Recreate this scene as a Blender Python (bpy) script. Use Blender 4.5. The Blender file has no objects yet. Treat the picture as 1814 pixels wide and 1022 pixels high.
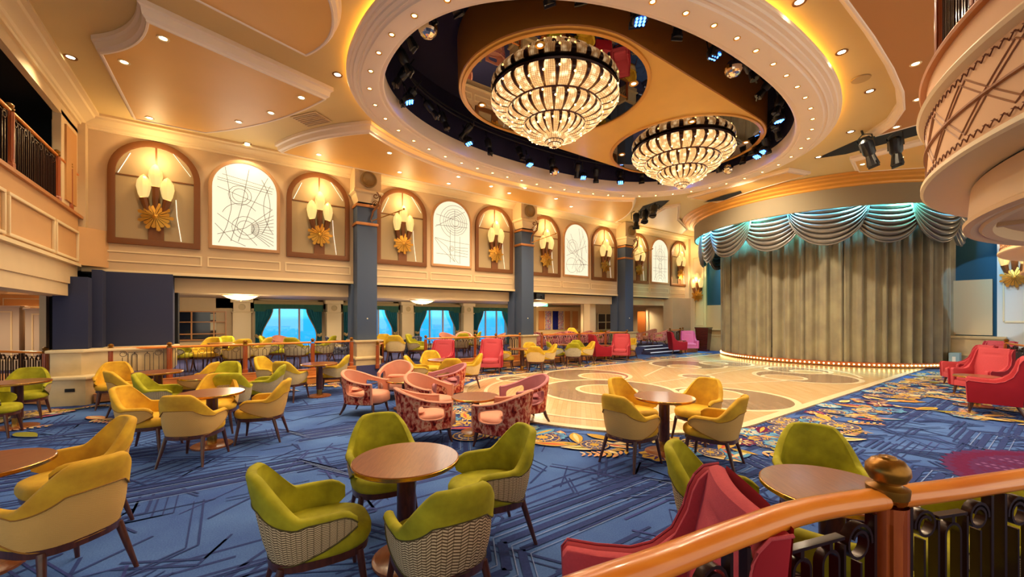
import bpy, bmesh, math, random
from mathutils import Vector, Matrix
C = bpy.context.scene.collection
PI = math.pi
sin, cos = math.sin, math.cos
rnd = random.Random(7)

# ---------------------------------------------------------------- camera
F = 714.0; CX = 907.0; HY = 562.0; EYE = 1.76
YAW = math.atan(1008/F); SA = sin(YAW); CA = cos(YAW)
cd = bpy.data.cameras.new('camera'); cam = bpy.data.objects.new('camera', cd); C.objects.link(cam)
cd.sensor_width = 36.0; cd.lens = F/1814*36.0; cd.shift_y = (HY-511)/1814
cd.clip_start = 0.05; cd.clip_end = 2000
cam.location = (0, 0, EYE); cam.rotation_euler = (PI/2, 0, YAW)
bpy.context.scene.camera = cam

def W(px, Z):                     # picture column + distance -> floor position
    k = (px-CX)/F*Z
    return (-(Z*SA-k*CA), k*SA+Z*CA)
def cdir(deg):                    # direction in plan, 0 = to the right of the view, 90 = away
    a = math.radians(deg)
    return (cos(a)*CA-sin(a)*SA, cos(a)*SA+sin(a)*CA)
def face(d):                      # z rotation that turns +Y to direction d
    return math.atan2(-d[0], d[1])

# ---------------------------------------------------------------- colour and light set-up
def lin(h):
    if isinstance(h, tuple): return h
    v = [int(h[i:i+2], 16)/255 for i in (0, 2, 4)]
    return tuple(c/12.92 if c <= .04045 else ((c+.055)/1.055)**2.4 for c in v)

sc = bpy.context.scene
sc.view_settings.view_transform = 'Standard'; sc.view_settings.look = 'None'
sc.view_settings.exposure = 0.72; sc.view_settings.gamma = 1.0
sc.view_settings.use_curve_mapping = False
sc.render.engine = 'CYCLES'
sc.cycles.max_bounces = 7; sc.cycles.diffuse_bounces = 4; sc.cycles.glossy_bounces = 4
sc.cycles.sample_clamp_indirect = 6.0; sc.cycles.use_denoising = True
sc.cycles.caustics_reflective = False; sc.cycles.caustics_refractive = False

w = bpy.data.worlds.new('sea_sky_and_warm_fill'); sc.world = w; w.use_nodes = True
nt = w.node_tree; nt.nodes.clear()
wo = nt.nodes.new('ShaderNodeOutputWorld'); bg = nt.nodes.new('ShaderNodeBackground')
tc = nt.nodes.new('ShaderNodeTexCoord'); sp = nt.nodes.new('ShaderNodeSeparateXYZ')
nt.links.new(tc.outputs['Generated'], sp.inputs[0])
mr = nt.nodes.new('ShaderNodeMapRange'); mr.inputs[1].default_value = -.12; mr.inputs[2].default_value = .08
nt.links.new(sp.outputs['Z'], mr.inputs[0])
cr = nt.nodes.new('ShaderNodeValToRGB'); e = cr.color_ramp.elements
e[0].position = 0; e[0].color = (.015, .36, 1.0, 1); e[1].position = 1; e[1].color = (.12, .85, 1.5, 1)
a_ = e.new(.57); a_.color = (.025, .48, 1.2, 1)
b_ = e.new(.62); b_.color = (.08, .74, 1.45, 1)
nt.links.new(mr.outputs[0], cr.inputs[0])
# seaward half is blue sky, the other an added warm fill for unbuilt sides
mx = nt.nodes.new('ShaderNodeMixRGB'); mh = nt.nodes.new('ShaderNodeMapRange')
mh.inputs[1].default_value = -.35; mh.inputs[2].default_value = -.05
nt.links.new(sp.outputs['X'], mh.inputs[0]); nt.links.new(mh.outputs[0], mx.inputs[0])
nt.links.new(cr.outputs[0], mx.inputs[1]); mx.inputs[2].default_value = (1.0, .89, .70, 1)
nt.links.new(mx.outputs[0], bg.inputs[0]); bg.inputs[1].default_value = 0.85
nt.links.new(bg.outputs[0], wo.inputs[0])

def lamp(name, kind, loc, power, col=(1, .82, .56), size=.1, direction=(0, 0, -1), spot=2.4, blend=.7, size_y=None):
    l = bpy.data.lights.new(name, kind); l.energy = power; l.color = col
    if kind == 'AREA':
        l.size = size
        if size_y: l.shape = 'RECTANGLE'; l.size_y = size_y
    else: l.shadow_soft_size = size
    if kind == 'SPOT': l.spot_size = spot; l.spot_blend = blend
    o = bpy.data.objects.new(name, l); C.objects.link(o); o.location = loc
    o.rotation_euler = Vector(direction).to_track_quat('-Z', 'Y').to_euler()
    return o

# ---------------------------------------------------------------- materials
MATS = {}
def mat(name, col, rough=.6, metal=0, emit=0, ecol=None, noise=0, nscale=6, bump=0, bscale=40, coat=0, sheen=0, spec=.5, vary=None):
    if name in MATS: return MATS[name]
    m = bpy.data.materials.new(name); m.use_nodes = True; t = m.node_tree; b = t.nodes['Principled BSDF']
    c = lin(col) + (1,)
    b.inputs['Base Color'].default_value = c; b.inputs['Roughness'].default_value = rough
    b.inputs['Metallic'].default_value = metal; b.inputs['Specular IOR Level'].default_value = spec
    if coat: b.inputs['Coat Weight'].default_value = coat; b.inputs['Coat Roughness'].default_value = .12
    if sheen: b.inputs['Sheen Weight'].default_value = sheen; b.inputs['Sheen Roughness'].default_value = .35; b.inputs['Sheen Tint'].default_value = c
    if emit:
        b.inputs['Emission Color'].default_value = lin(ecol or col)+(1,); b.inputs['Emission Strength'].default_value = emit
    if noise or bump:
        tcn = t.nodes.new('ShaderNodeTexCoord')
    if noise:
        n = t.nodes.new('ShaderNodeTexNoise'); n.inputs['Scale'].default_value = nscale; n.inputs['Detail'].default_value = 5
        t.links.new(tcn.outputs['Object'], n.inputs['Vector'])
        r = t.nodes.new('ShaderNodeValToRGB'); r.color_ramp.elements[0].position = .3; r.color_ramp.elements[1].position = .7
        c2 = lin(vary)+(1,) if vary else tuple(max(0, x*(1-noise)) for x in c[:3])+(1,)
        r.color_ramp.elements[0].color = c2; r.color_ramp.elements[1].color = c
        t.links.new(n.outputs['Fac'], r.inputs[0]); t.links.new(r.outputs[0], b.inputs['Base Color'])
    if bump:
        n2 = t.nodes.new('ShaderNodeTexNoise'); n2.inputs['Scale'].default_value = bscale
        t.links.new(tcn.outputs['Object'], n2.inputs['Vector'])
        bp = t.nodes.new('ShaderNodeBump'); bp.inputs['Strength'].default_value = bump; bp.inputs['Distance'].default_value = .01
        t.links.new(n2.outputs['Fac'], bp.inputs['Height']); t.links.new(bp.outputs[0], b.inputs['Normal'])
    MATS[name] = m
    return m

def N(t, kind, **kw):
    n = t.nodes.new(kind)
    for k, v in kw.items():
        if k.startswith('i'): n.inputs[int(k[1:])].default_value = v
        else: setattr(n, k, v)
    return n
def math_(t, op, a, b=None):
    n = N(t, 'ShaderNodeMath', operation=op)
    for i, x in enumerate((a, b)):
        if x is None: continue
        if isinstance(x, (int, float)): n.inputs[i].default_value = x
        else: t.links.new(x, n.inputs[i])
    return n.outputs[0]

def wood(name, c1, c2, rough=.35, scale=3, stretch=(1, 12, 12), coat=.3, coord='Object'):
    if name in MATS: return MATS[name]
    m = bpy.data.materials.new(name); m.use_nodes = True; t = m.node_tree; b = t.nodes['Principled BSDF']
    b.inputs['Roughness'].default_value = rough; b.inputs['Coat Weight'].default_value = coat; b.inputs['Coat Roughness'].default_value = .1
    tcn = N(t, 'ShaderNodeTexCoord'); mp = N(t, 'ShaderNodeMapping'); mp.inputs['Scale'].default_value = stretch
    n = N(t, 'ShaderNodeTexNoise'); n.inputs['Scale'].default_value = scale; n.inputs['Detail'].default_value = 6; n.inputs['Distortion'].default_value = .6
    r = N(t, 'ShaderNodeValToRGB'); r.color_ramp.elements[0].position = .3; r.color_ramp.elements[1].position = .7
    r.color_ramp.elements[0].color = lin(c1)+(1,); r.color_ramp.elements[1].color = lin(c2)+(1,)
    t.links.new(tcn.outputs[coord], mp.inputs[0]); t.links.new(mp.outputs[0], n.inputs['Vector'])
    t.links.new(n.outputs['Fac'], r.inputs[0]); t.links.new(r.outputs[0], b.inputs['Base Color'])
    MATS[name] = m; return m

def weave(name, c1, c2, kind, nu=44, nv=26):
    """woven upholstery on the u,v of the shell: 'herring' zigzag dashes or 'basket' small checks"""
    m = bpy.data.materials.new(name); m.use_nodes = True; t = m.node_tree; b = t.nodes['Principled BSDF']
    b.inputs['Roughness'].default_value = .85; b.inputs['Specular IOR Level'].default_value = .2
    uv = N(t, 'ShaderNodeUVMap'); s = N(t, 'ShaderNodeSeparateXYZ'); t.links.new(uv.outputs[0], s.inputs[0])
    u = math_(t, 'MULTIPLY', s.outputs[0], nu); v = math_(t, 'MULTIPLY', s.outputs[1], nv)
    if kind == 'herring':
        tri = math_(t, 'ABSOLUTE', math_(t, 'SUBTRACT', math_(t, 'FRACT', u), .5))
        tri = math_(t, 'MULTIPLY', tri, 1.3)
        fr = math_(t, 'FRACT', math_(t, 'ADD', v, tri))
        f1 = math_(t, 'GREATER_THAN', fr, .42)
        edge = math_(t, 'GREATER_THAN', math_(t, 'ABSOLUTE', math_(t, 'SUBTRACT', math_(t, 'FRACT', math_(t, 'MULTIPLY', u, 2)), .5)), .42)
        f = math_(t, 'SUBTRACT', f1, math_(t, 'MULTIPLY', edge, .55)); f = math_(t, 'MAXIMUM', f, 0)
    else:
        a = math_(t, 'SINE', math_(t, 'MULTIPLY', u, 2*PI)); c = math_(t, 'SINE', math_(t, 'MULTIPLY', v, 2*PI))
        f = math_(t, 'MULTIPLY', a, c); f = math_(t, 'ADD', math_(t, 'MULTIPLY', f, .5), .5)
    mixn = N(t, 'ShaderNodeMixRGB'); mixn.inputs[1].default_value = lin(c1)+(1,); mixn.inputs[2].default_value = lin(c2)+(1,)
    t.links.new(f, mixn.inputs[0]); t.links.new(mixn.outputs[0], b.inputs['Base Color'])
    bp = N(t, 'ShaderNodeBump'); bp.inputs['Strength'].default_value = .5; bp.inputs['Distance'].default_value = .004
    t.links.new(f, bp.inputs['Height']); t.links.new(bp.outputs[0], b.inputs['Normal'])
    MATS[name] = m; return m

def floral(name, cols):
    m = bpy.data.materials.new(name); m.use_nodes = True; t = m.node_tree; b = t.nodes['Principled BSDF']
    b.inputs['Roughness'].default_value = .8; b.inputs['Specular IOR Level'].default_value = .2
    tcn = N(t, 'ShaderNodeTexCoord'); n = N(t, 'ShaderNodeTexNoise'); n.inputs['Scale'].default_value = 17; n.inputs['Detail'].default_value = 6; n.inputs['Distortion'].default_value = .5
    mp = N(t, 'ShaderNodeMapping'); mp.inputs['Scale'].default_value = (1, 1, .7)
    r = N(t, 'ShaderNodeValToRGB'); E_ = r.color_ramp.elements
    E_[0].position = .34; E_[0].color = lin(cols[0])+(1,); E_[1].position = .70; E_[1].color = lin(cols[-1])+(1,)
    k = len(cols)
    for i, c in enumerate(cols[1:-1]):
        q = E_.new(.34+.36*(i+1)/(k-1)); q.color = lin(c)+(1,)
    t.links.new(tcn.outputs['Object'], mp.inputs[0]); t.links.new(mp.outputs[0], n.inputs['Vector']); t.links.new(n.outputs['Fac'], r.inputs[0]); t.links.new(r.outputs[0], b.inputs['Base Color'])
    return m

# ---------------------------------------------------------------- mesh helpers
class MB:
    def __init__(s): s.v = []; s.f = []; s.m = []; s.uv = {}
    def add(s, vs, fs, mi=0, uvs=None):
        o = len(s.v); s.v += [tuple(p) for p in vs]
        for k, f in enumerate(fs):
            if uvs: s.uv[len(s.f)] = [uvs[i] for i in f]
            s.f.append([i+o for i in f]); s.m.append(mi)
        return s
    def box(s, x0, x1, y0, y1, z0, z1, mi=0):
        v = [(x, y, z) for z in (z0, z1) for y in (y0, y1) for x in (x0, x1)]
        return s.add(v, [(0, 2, 3, 1), (4, 5, 7, 6), (0, 1, 5, 4), (2, 6, 7, 3), (0, 4, 6, 2), (1, 3, 7, 5)], mi)
    def obox(s, c, d, L, wd, z0, z1, mi=0):           # box with its length along direction d in plan
        d = Vector((d[0], d[1])).normalized(); n = Vector((-d.y, d.x)); c = Vector(c[:2])
        P = [c-d*L/2-n*wd/2, c+d*L/2-n*wd/2, c+d*L/2+n*wd/2, c-d*L/2+n*wd/2]
        return s.prism([(p.x, p.y) for p in P], z0, z1, mi)
    def prism(s, poly, z0, z1, mi=0, cap=True):
        n = len(poly); v = [(x, y, z0) for x, y in poly]+[(x, y, z1) for x, y in poly]
        f = [(i, (i+1) % n, (i+1) % n+n, i+n) for i in range(n)]
        if cap: f += [tuple(range(n-1, -1, -1)), tuple(range(n, 2*n))]
        return s.add(v, f, mi)
    def grid(s, fn, nu, nv, cu=False, cv=False, mi=0, uv=False):
        mu = nu if cu else nu+1; mv = nv if cv else nv+1
        v = [fn(i/nu, j/nv) for j in range(mv) for i in range(mu)]
        f = []; base = len(s.v); s.v += [tuple(p) for p in v]
        for j in range(nv):
            for i in range(nu):
                a, b = i, (i+1) % mu; c, d = j, (j+1) % mv
                if uv: s.uv[len(s.f)] = [(i/nu, j/nv), ((i+1)/nu, j/nv), ((i+1)/nu, (j+1)/nv), (i/nu, (j+1)/nv)]
                s.f.append([base+c*mu+a, base+c*mu+b, base+d*mu+b, base+d*mu+a]); s.m.append(mi)
        return s
    def lathe(s, prof, n=24, c=(0, 0), mi=0, z=0, a0=0, a1=None):
        if a1 is None:
            return s.grid(lambda u, t: (c[0]+prof[round(t*(len(prof)-1))][0]*cos(2*PI*u), c[1]+prof[round(t*(len(prof)-1))][0]*sin(2*PI*u), z+prof[round(t*(len(prof)-1))][1]), n, len(prof)-1, cu=True, mi=mi)
        return s.grid(lambda u, t: (c[0]+prof[round(t*(len(prof)-1))][0]*cos(a0+(a1-a0)*u), c[1]+prof[round(t*(len(prof)-1))][0]*sin(a0+(a1-a0)*u), z+prof[round(t*(len(prof)-1))][1]), n, len(prof)-1, mi=mi)
    def tube(s, pts, r, n=8, closed=False, mi=0, ry=None, cap=True):
        P = [Vector(p) for p in pts]; N_ = len(P); rings = []
        rr = r if isinstance(r, (list, tuple)) else [r]*N_
        for i, p in enumerate(P):
            a = P[(i-1) % N_] if closed or i > 0 else p; b = P[(i+1) % N_] if closed or i < N_-1 else p
            t = (b-a); t = t.normalized() if t.length > 1e-9 else Vector((0, 0, 1))
            up = Vector((0, 0, 1)) if abs(t.z) < .95 else Vector((1, 0, 0))
            x = t.cross(up).normalized(); y = x.cross(t).normalized()
            q = (ry[i] if isinstance(ry, (list, tuple)) else ry) if ry else rr[i]
            rings.append([p+x*rr[i]*cos(2*PI*k/n)+y*q*sin(2*PI*k/n) for k in range(n)])
        o = len(s.v)
        for R_ in rings: s.v += [tuple(p) for p in R_]
        for i in range(N_ if closed else N_-1):
            j = (i+1) % N_
            for k in range(n):
                s.f.append([o+i*n+k, o+i*n+(k+1) % n, o+j*n+(k+1) % n, o+j*n+k]); s.m.append(mi)
        if not closed and cap:
            s.f.append([o+k for k in range(n-1, -1, -1)]); s.m.append(mi)
            s.f.append([o+(N_-1)*n+k for k in range(n)]); s.m.append(mi)
        return s
    def sphere(s, c, r, n=12, m=8, sq=(1, 1, 1), mi=0):
        return s.grid(lambda u, v: (c[0]+r*sq[0]*sin(PI*v)*cos(2*PI*u), c[1]+r*sq[1]*sin(PI*v)*sin(2*PI*u), c[2]-r*sq[2]*cos(PI*v)), n, m, cu=True, mi=mi)
    def loops(s, Ls, closed=True, mi=0, mis=None):     # skin successive loops of equal length
        n = len(Ls[0]); o = len(s.v)
        for L in Ls: s.v += [tuple(p) for p in L]
        for j in range(len(Ls)-1):
            for i in range(n if closed else n-1):
                k = (i+1) % n
                s.f.append([o+j*n+i, o+j*n+k, o+(j+1)*n+k, o+(j+1)*n+i]); s.m.append(mis[j] if mis else mi)
        return s
    def xf(s, M, start=0):
        s.v[start:] = [tuple(M @ Vector(p)) for p in s.v[start:]]; return s
    def build(s, name, mats, parent=None, bevel=0, smooth=True, ang=.7, loc=None, rz=0, weld=False, seg=2):
        me = bpy.data.meshes.new(name)
        me.from_pydata(s.v, [], s.f)
        if not isinstance(mats, (list, tuple)): mats = [mats]
        for m in mats: me.materials.append(m)
        me.polygons.foreach_set('material_index', s.m)
        if s.uv:
            L = me.uv_layers.new(name='UVMap')
            for fi, uvs in s.uv.items():
                p = me.polygons[fi]
                for k, li in enumerate(p.loop_indices): L.data[li].uv = uvs[k]
        if bevel or weld:
            bm = bmesh.new(); bm.from_mesh(me)
            if weld: bmesh.ops.remove_doubles(bm, verts=bm.verts, dist=1e-4)
            if bevel:
                bmesh.ops.recalc_face_normals(bm, faces=bm.faces)
                ed = [e for e in bm.edges if len(e.link_faces) == 2 and e.calc_face_angle(0) > .5]
                bmesh.ops.bevel(bm, geom=ed, offset=bevel, segments=seg, profile=.6, affect='EDGES', clamp_overlap=True)
            bm.to_mesh(me); bm.free()
        me.validate()
        if smooth:
            me.polygons.foreach_set('use_smooth', [True]*len(me.polygons)); me.set_sharp_from_angle(angle=ang)
        me.update()
        o = bpy.data.objects.new(name, me); C.objects.link(o)
        if parent: o.parent = parent
        if loc: o.location = loc
        if rz: o.rotation_euler = (0, 0, rz)
        return o

def thing(name, label, cat, loc=(0, 0, 0), rz=0, group=None):
    o = bpy.data.objects.new(name, None); C.objects.link(o); o.location = loc; o.rotation_euler = (0, 0, rz)
    o.empty_display_size = .1
    return tag(o, label, cat, group)
def tag(o, label, cat, group=None, kind=None):
    o['label'] = label; o['category'] = cat
    if group: o['group'] = group
    if kind: o['kind'] = kind
    return o
def struct(o): o['kind'] = 'structure'; return o
def dup(root, loc, rz, label=None, group=None, sc_=None):
    r = root.copy(); C.objects.link(r); r.location = loc; r.rotation_euler = (0, 0, rz)
    if sc_: r.scale = sc_
    if label: r['label'] = label
    if group: r['group'] = group
    for ch in list(root.children):
        c = ch.copy(); C.objects.link(c); c.parent = r
        for g in list(ch.children):
            d = g.copy(); C.objects.link(d); d.parent = c
    return r
USED = set()
def place(proto, loc, rz, label, group=None, sc_=None):
    """the first call moves the prototype itself, later calls copy it"""
    if proto.name not in USED:
        USED.add(proto.name); proto.location = loc; proto.rotation_euler = (0, 0, rz); proto['label'] = label
        if group: proto['group'] = group
        if sc_: proto.scale = sc_
        return proto
    return dup(proto, loc, rz, label, group, sc_)

def se(cx, cy, a, b, n, k=96):                      # superellipse outline
    P = []
    for i in range(k):
        t = 2*PI*i/k; c, s = cos(t), sin(t)
        P.append((cx+a*math.copysign(abs(c)**(2/n), c), cy+b*math.copysign(abs(s)**(2/n), s)))
    return P
def offset(poly, d):                                # inward offset (d>0) of a CCW polygon
    n = len(poly); out = []
    for i in range(n):
        p0, p1, p2 = (Vector(poly[(i+j) % n]) for j in (-1, 0, 1))
        e1 = (p1-p0).normalized(); e2 = (p2-p1).normalized()
        n1 = Vector((-e1.y, e1.x)); n2 = Vector((-e2.y, e2.x)); m = n1+n2
        m = m/max(m.dot(m)/2, .35) if m.length > 1e-6 else n1
        out.append((p1.x+m.x*d, p1.y+m.y*d))
    return out
def ccw(poly):
    a = sum(poly[i][0]*poly[(i+1) % len(poly)][1]-poly[(i+1) % len(poly)][0]*poly[i][1] for i in range(len(poly)))
    return poly if a > 0 else poly[::-1]
def arc(p, q, bulge, n=14):                         # points from p (incl.) to q (excl.), bulge to the left of pq
    p, q = Vector(p), Vector(q); d = q-p; nrm = Vector((-d.y, d.x)).normalized()
    return [tuple(p+d*t+nrm*bulge*4*t*(1-t)) for t in [i/n for i in range(n)]]
def lerp(a, b, t): return a+(b-a)*t
def sstep(a, b, x):
    t = min(1, max(0, (x-a)/(b-a))); return t*t*(3-2*t)

M_cream = mat('cream_paint', 'd8bd92', .55, noise=.06, nscale=3)
M_cream2 = mat('cream_trim', 'e6cfa2', .45)
M_wall = mat('wall_fabric', 'cdb08a', .8, bump=.1, bscale=120, noise=.06, nscale=2)
M_gold_ceiling = mat('gold_leaf_ceiling', 'e8b462', .5, noise=.06, nscale=1.2)
M_ceil = mat('ceiling_paint', 'd8bf86', .6, noise=.05, nscale=1)
M_white = mat('white_plaster', 'ecdccb', .5)
M_bronze = mat('bronze_frame', '7a4a24', .45, metal=.3)
M_gold = mat('gilt', 'd69a3a', .35, metal=.75, noise=.2, nscale=20)
M_brass = mat('brass', 'c99545', .25, metal=1)
M_iron = mat('bronzed_iron', '2e1712', .3, metal=.4, coat=.5)
M_navy = mat('navy_fabric', '262b4a', .85, bump=.15, bscale=150)
M_slate = mat('slate_blue_paint', '3d4c66', .7)
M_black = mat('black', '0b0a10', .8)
M_dark = mat('dark_navy', '1e1b40', .8)
M_stone = mat('cream_marble', 'd9bf8e', .35, noise=.14, nscale=5, coat=.2)
M_honey = wood('honey_wood', 'd9731c', 'f09232', .28, 3, (1, 1, 14), .5)
M_post = wood('post_wood', '8a3a16', 'a9541f', .3, 4, (10, 10, 1), .5)
M_step = wood('step_wood', 'b0682c', 'd08a45', .35, 3, (8, 1, 8), .3)
M_walnut = wood('walnut', '7a4022', '93552f', .3, 7, (1, 9, 1), .35)
M_leg = wood('dark_leg_wood', '3a1a12', '5a2c1c', .35, 8, (4, 4, 1), .3)
# ================================================================ SETTING
PH = .36; XW = -12.7; YB = -2.6; YF = 21.0; ZC = 6.2
Ycol = [3.41, 9.41, 15.41]
# ---- floor: blue carpet, its deco lines and floral borders
def carpet_mat():
    m = bpy.data.materials.new('blue_carpet'); m.use_nodes = True; t = m.node_tree; b = t.nodes['Principled BSDF']
    b.inputs['Roughness'].default_value = .95; b.inputs['Specular IOR Level'].default_value = .1
    tcn = N(t, 'ShaderNodeTexCoord')
    n = N(t, 'ShaderNodeTexNoise'); n.inputs['Scale'].default_value = 1.1; n.inputs['Detail'].default_value = 3
    n2 = N(t, 'ShaderNodeTexNoise'); n2.inputs['Scale'].default_value = 90; n2.inputs['Detail'].default_value = 2
    t.links.new(tcn.outputs['Object'], n.inputs['Vector']); t.links.new(tcn.outputs['Object'], n2.inputs['Vector'])
    f = math_(t, 'ADD', math_(t, 'MULTIPLY', n.outputs['Fac'], .65), math_(t, 'MULTIPLY', n2.outputs['Fac'], .35))
    r = N(t, 'ShaderNodeValToRGB'); E_ = r.color_ramp.elements
    E_[0].position = .38; E_[0].color = lin('3c5698')+(1,); E_[1].position = .64; E_[1].color = lin('5577b6')+(1,)
    t.links.new(f, r.inputs[0]); t.links.new(r.outputs[0], b.inputs['Base Color'])
    return m
M_carpet = carpet_mat()
def flat(name, c, rough=.95): return mat(name, c, rough, spec=.1, noise=.22, nscale=45)
C_line = flat('carpet_line', '35447e'); C_line2 = flat('carpet_line_purple', '414a8c')
C_navy = flat('carpet_navy', '1c2656')
C_cols = [flat('carpet_gold', 'c9a24a'), flat('carpet_peach', 'e0a273'), flat('carpet_cream', 'e8cf9c'), flat('carpet_teal', '5f9cc4'), flat('carpet_maroon', '641c48'), flat('carpet_purple', '4a2c70'), flat('carpet_olive', '8f8a35'), flat('carpet_coral', 'd0624e')]
FL = MB(); FL.box(-18, 4, -9, 24, -.2, 0)
struct(FL.build('floor', M_carpet, smooth=False))

DFX, DFa, DFcy, DFb = -6.5, 3.45, 7.0, 3.05
def df_outline(off=0, n=40):
    P = []
    for i in range(n+1):
        t = PI+PI*i/n
        P.append((DFX+(DFa+off)*cos(t), DFcy+(DFb+off)*sin(t)))
    return [(DFX-DFa-off, 19.2)]+P+[(DFX+DFa+off, 20.5)]
# deco lines on the carpet
D = MB()
def strip(p, q, wd, z, mi=0):
    p, q = Vector(p), Vector(q); d = (q-p)
    if d.length < 1e-4: return
    n = Vector((-d.y, d.x)).normalized()*wd/2
    D.add([(p.x-n.x, p.y-n.y, z), (q.x-n.x, q.y-n.y, z), (q.x+n.x, q.y+n.y, z), (p.x+n.x, p.y+n.y, z)], [(0, 1, 2, 3)], mi)
XA, XB, YA, YBB = -11.55, 1.6, -4.2, 20.8
def clipstrip(p, ang, L, wd, z, mi=0):
    z = round(z, 5)
    d = Vector((cos(ang), sin(ang))); a = Vector(p); b = a+d*L
    for c, lo, hi in ((0, XA, XB), (1, YA, YBB)):
        for q_ in (0, 1):
            P0, P1 = (a, b) if q_ == 0 else (b, a)
            if P0[c] < lo and P1[c] > lo: P0 += (P1-P0)*((lo-P0[c])/(P1[c]-P0[c]))
            if P0[c] > hi and P1[c] < hi: P0 += (P1-P0)*((hi-P0[c])/(P1[c]-P0[c]))
    for P0 in (a, b):
        if not (XA-.01 <= P0.x <= XB+.01 and YA-.01 <= P0.y <= YBB+.01): return
    strip(a, b, wd, z, mi)
angs = [math.radians(a) for a in (90, 130, 30, 0, 60, 90)]
for k in range(1500):
    x, y = rnd.uniform(XA, XB), rnd.uniform(YA, YBB)
    if DFX-DFa+.4 < x < DFX+DFa-.4 and y > DFcy-1.5: continue
    a = rnd.choice(angs); L = rnd.uniform(.3, 1.3); m_ = rnd.choice((1, 1, 2, 3)); mi = 0 if rnd.random() < .7 else 1
    for j in range(m_):
        o = j*.075; nx, ny = -sin(a)*o, cos(a)*o
        clipstrip((x+nx, y+ny), a, L, rnd.choice((.012, .017, .026)), .003+.0001*(k % 30), mi)
    if rnd.random() < .5:      # elbow
        a2 = a+rnd.choice((1, -1))*math.radians(rnd.choice((60, 90)))
        for j in range(m_): clipstrip((x+cos(a)*L-sin(a)*j*.075, y+sin(a)*L+cos(a)*j*.075), a2, L*.6, .02, .003+.0001*(k % 30)+.00005, mi)
for k in range(420):
    x, y = rnd.uniform(-3.0, 1.4), rnd.uniform(3, 14); a = rnd.choice(angs); L = rnd.uniform(.25, 1.0)
    for j in range(rnd.choice((1, 2, 3))): clipstrip((x-sin(a)*j*.07, y+cos(a)*j*.07), a, L, rnd.choice((.018, .026, .034)), .0065+.0001*(k % 24)+.00003*j, 0)
for k in range(26):            # long parallel rays
    x, y = rnd.uniform(XA, XB), rnd.uniform(YA, 4)
    a = math.radians(rnd.choice((88, 92, 130)))
    for j in range(4): clipstrip((x-sin(a)*j*.11, y+cos(a)*j*.11), a+j*.01, rnd.uniform(3, 6), .03, .0014+.00001*k+.000003*j, 0)
def band(x, y, n=6, mir=1):          # zigzag band: navy stripes with pale lines between them
    a = PI/2; d = [Vector((x, y))]
    for i in range(n):
        L = rnd.uniform(1.0, 2.4) if i % 2 == 0 else rnd.uniform(.35, .7)
        aa = a if i % 2 == 0 else a+mir*(1 if (i//2) % 2 == 0 else -1)*math.radians(62)
        d.append(d[-1]+Vector((cos(aa), sin(aa)))*L)
    BZ[0] += .00002
    for off, wd, mi in ((-.17, .065, 0), (0, .075, 0), (.17, .065, 0), (-.085, .010, 12), (.085, .010, 12), (.25, .008, 12), (-.25, .02, 0)):
        for i in range(len(d)-1):
            p, q = d[i]+Vector((off, off*.35*mir)), d[i+1]+Vector((off, off*.35*mir))
            if all(XA < v.x < XB and YA < v.y < YBB for v in (p, q)): strip(p, q, wd, .0062+BZ[0]+(.0012 if mi else 0), mi)
BZ = [0]
for x, y in ((-2.3, -.6), (-4.9, -2.4), (-6.6, -3.6), (-8.6, -3.8), (-9.9, .6), (-.9, 4.6), (.9, 8.8), (-6.6, .9), (-1.9, 9.6)): band(x, y, 7, rnd.choice((1, -1)))
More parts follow.
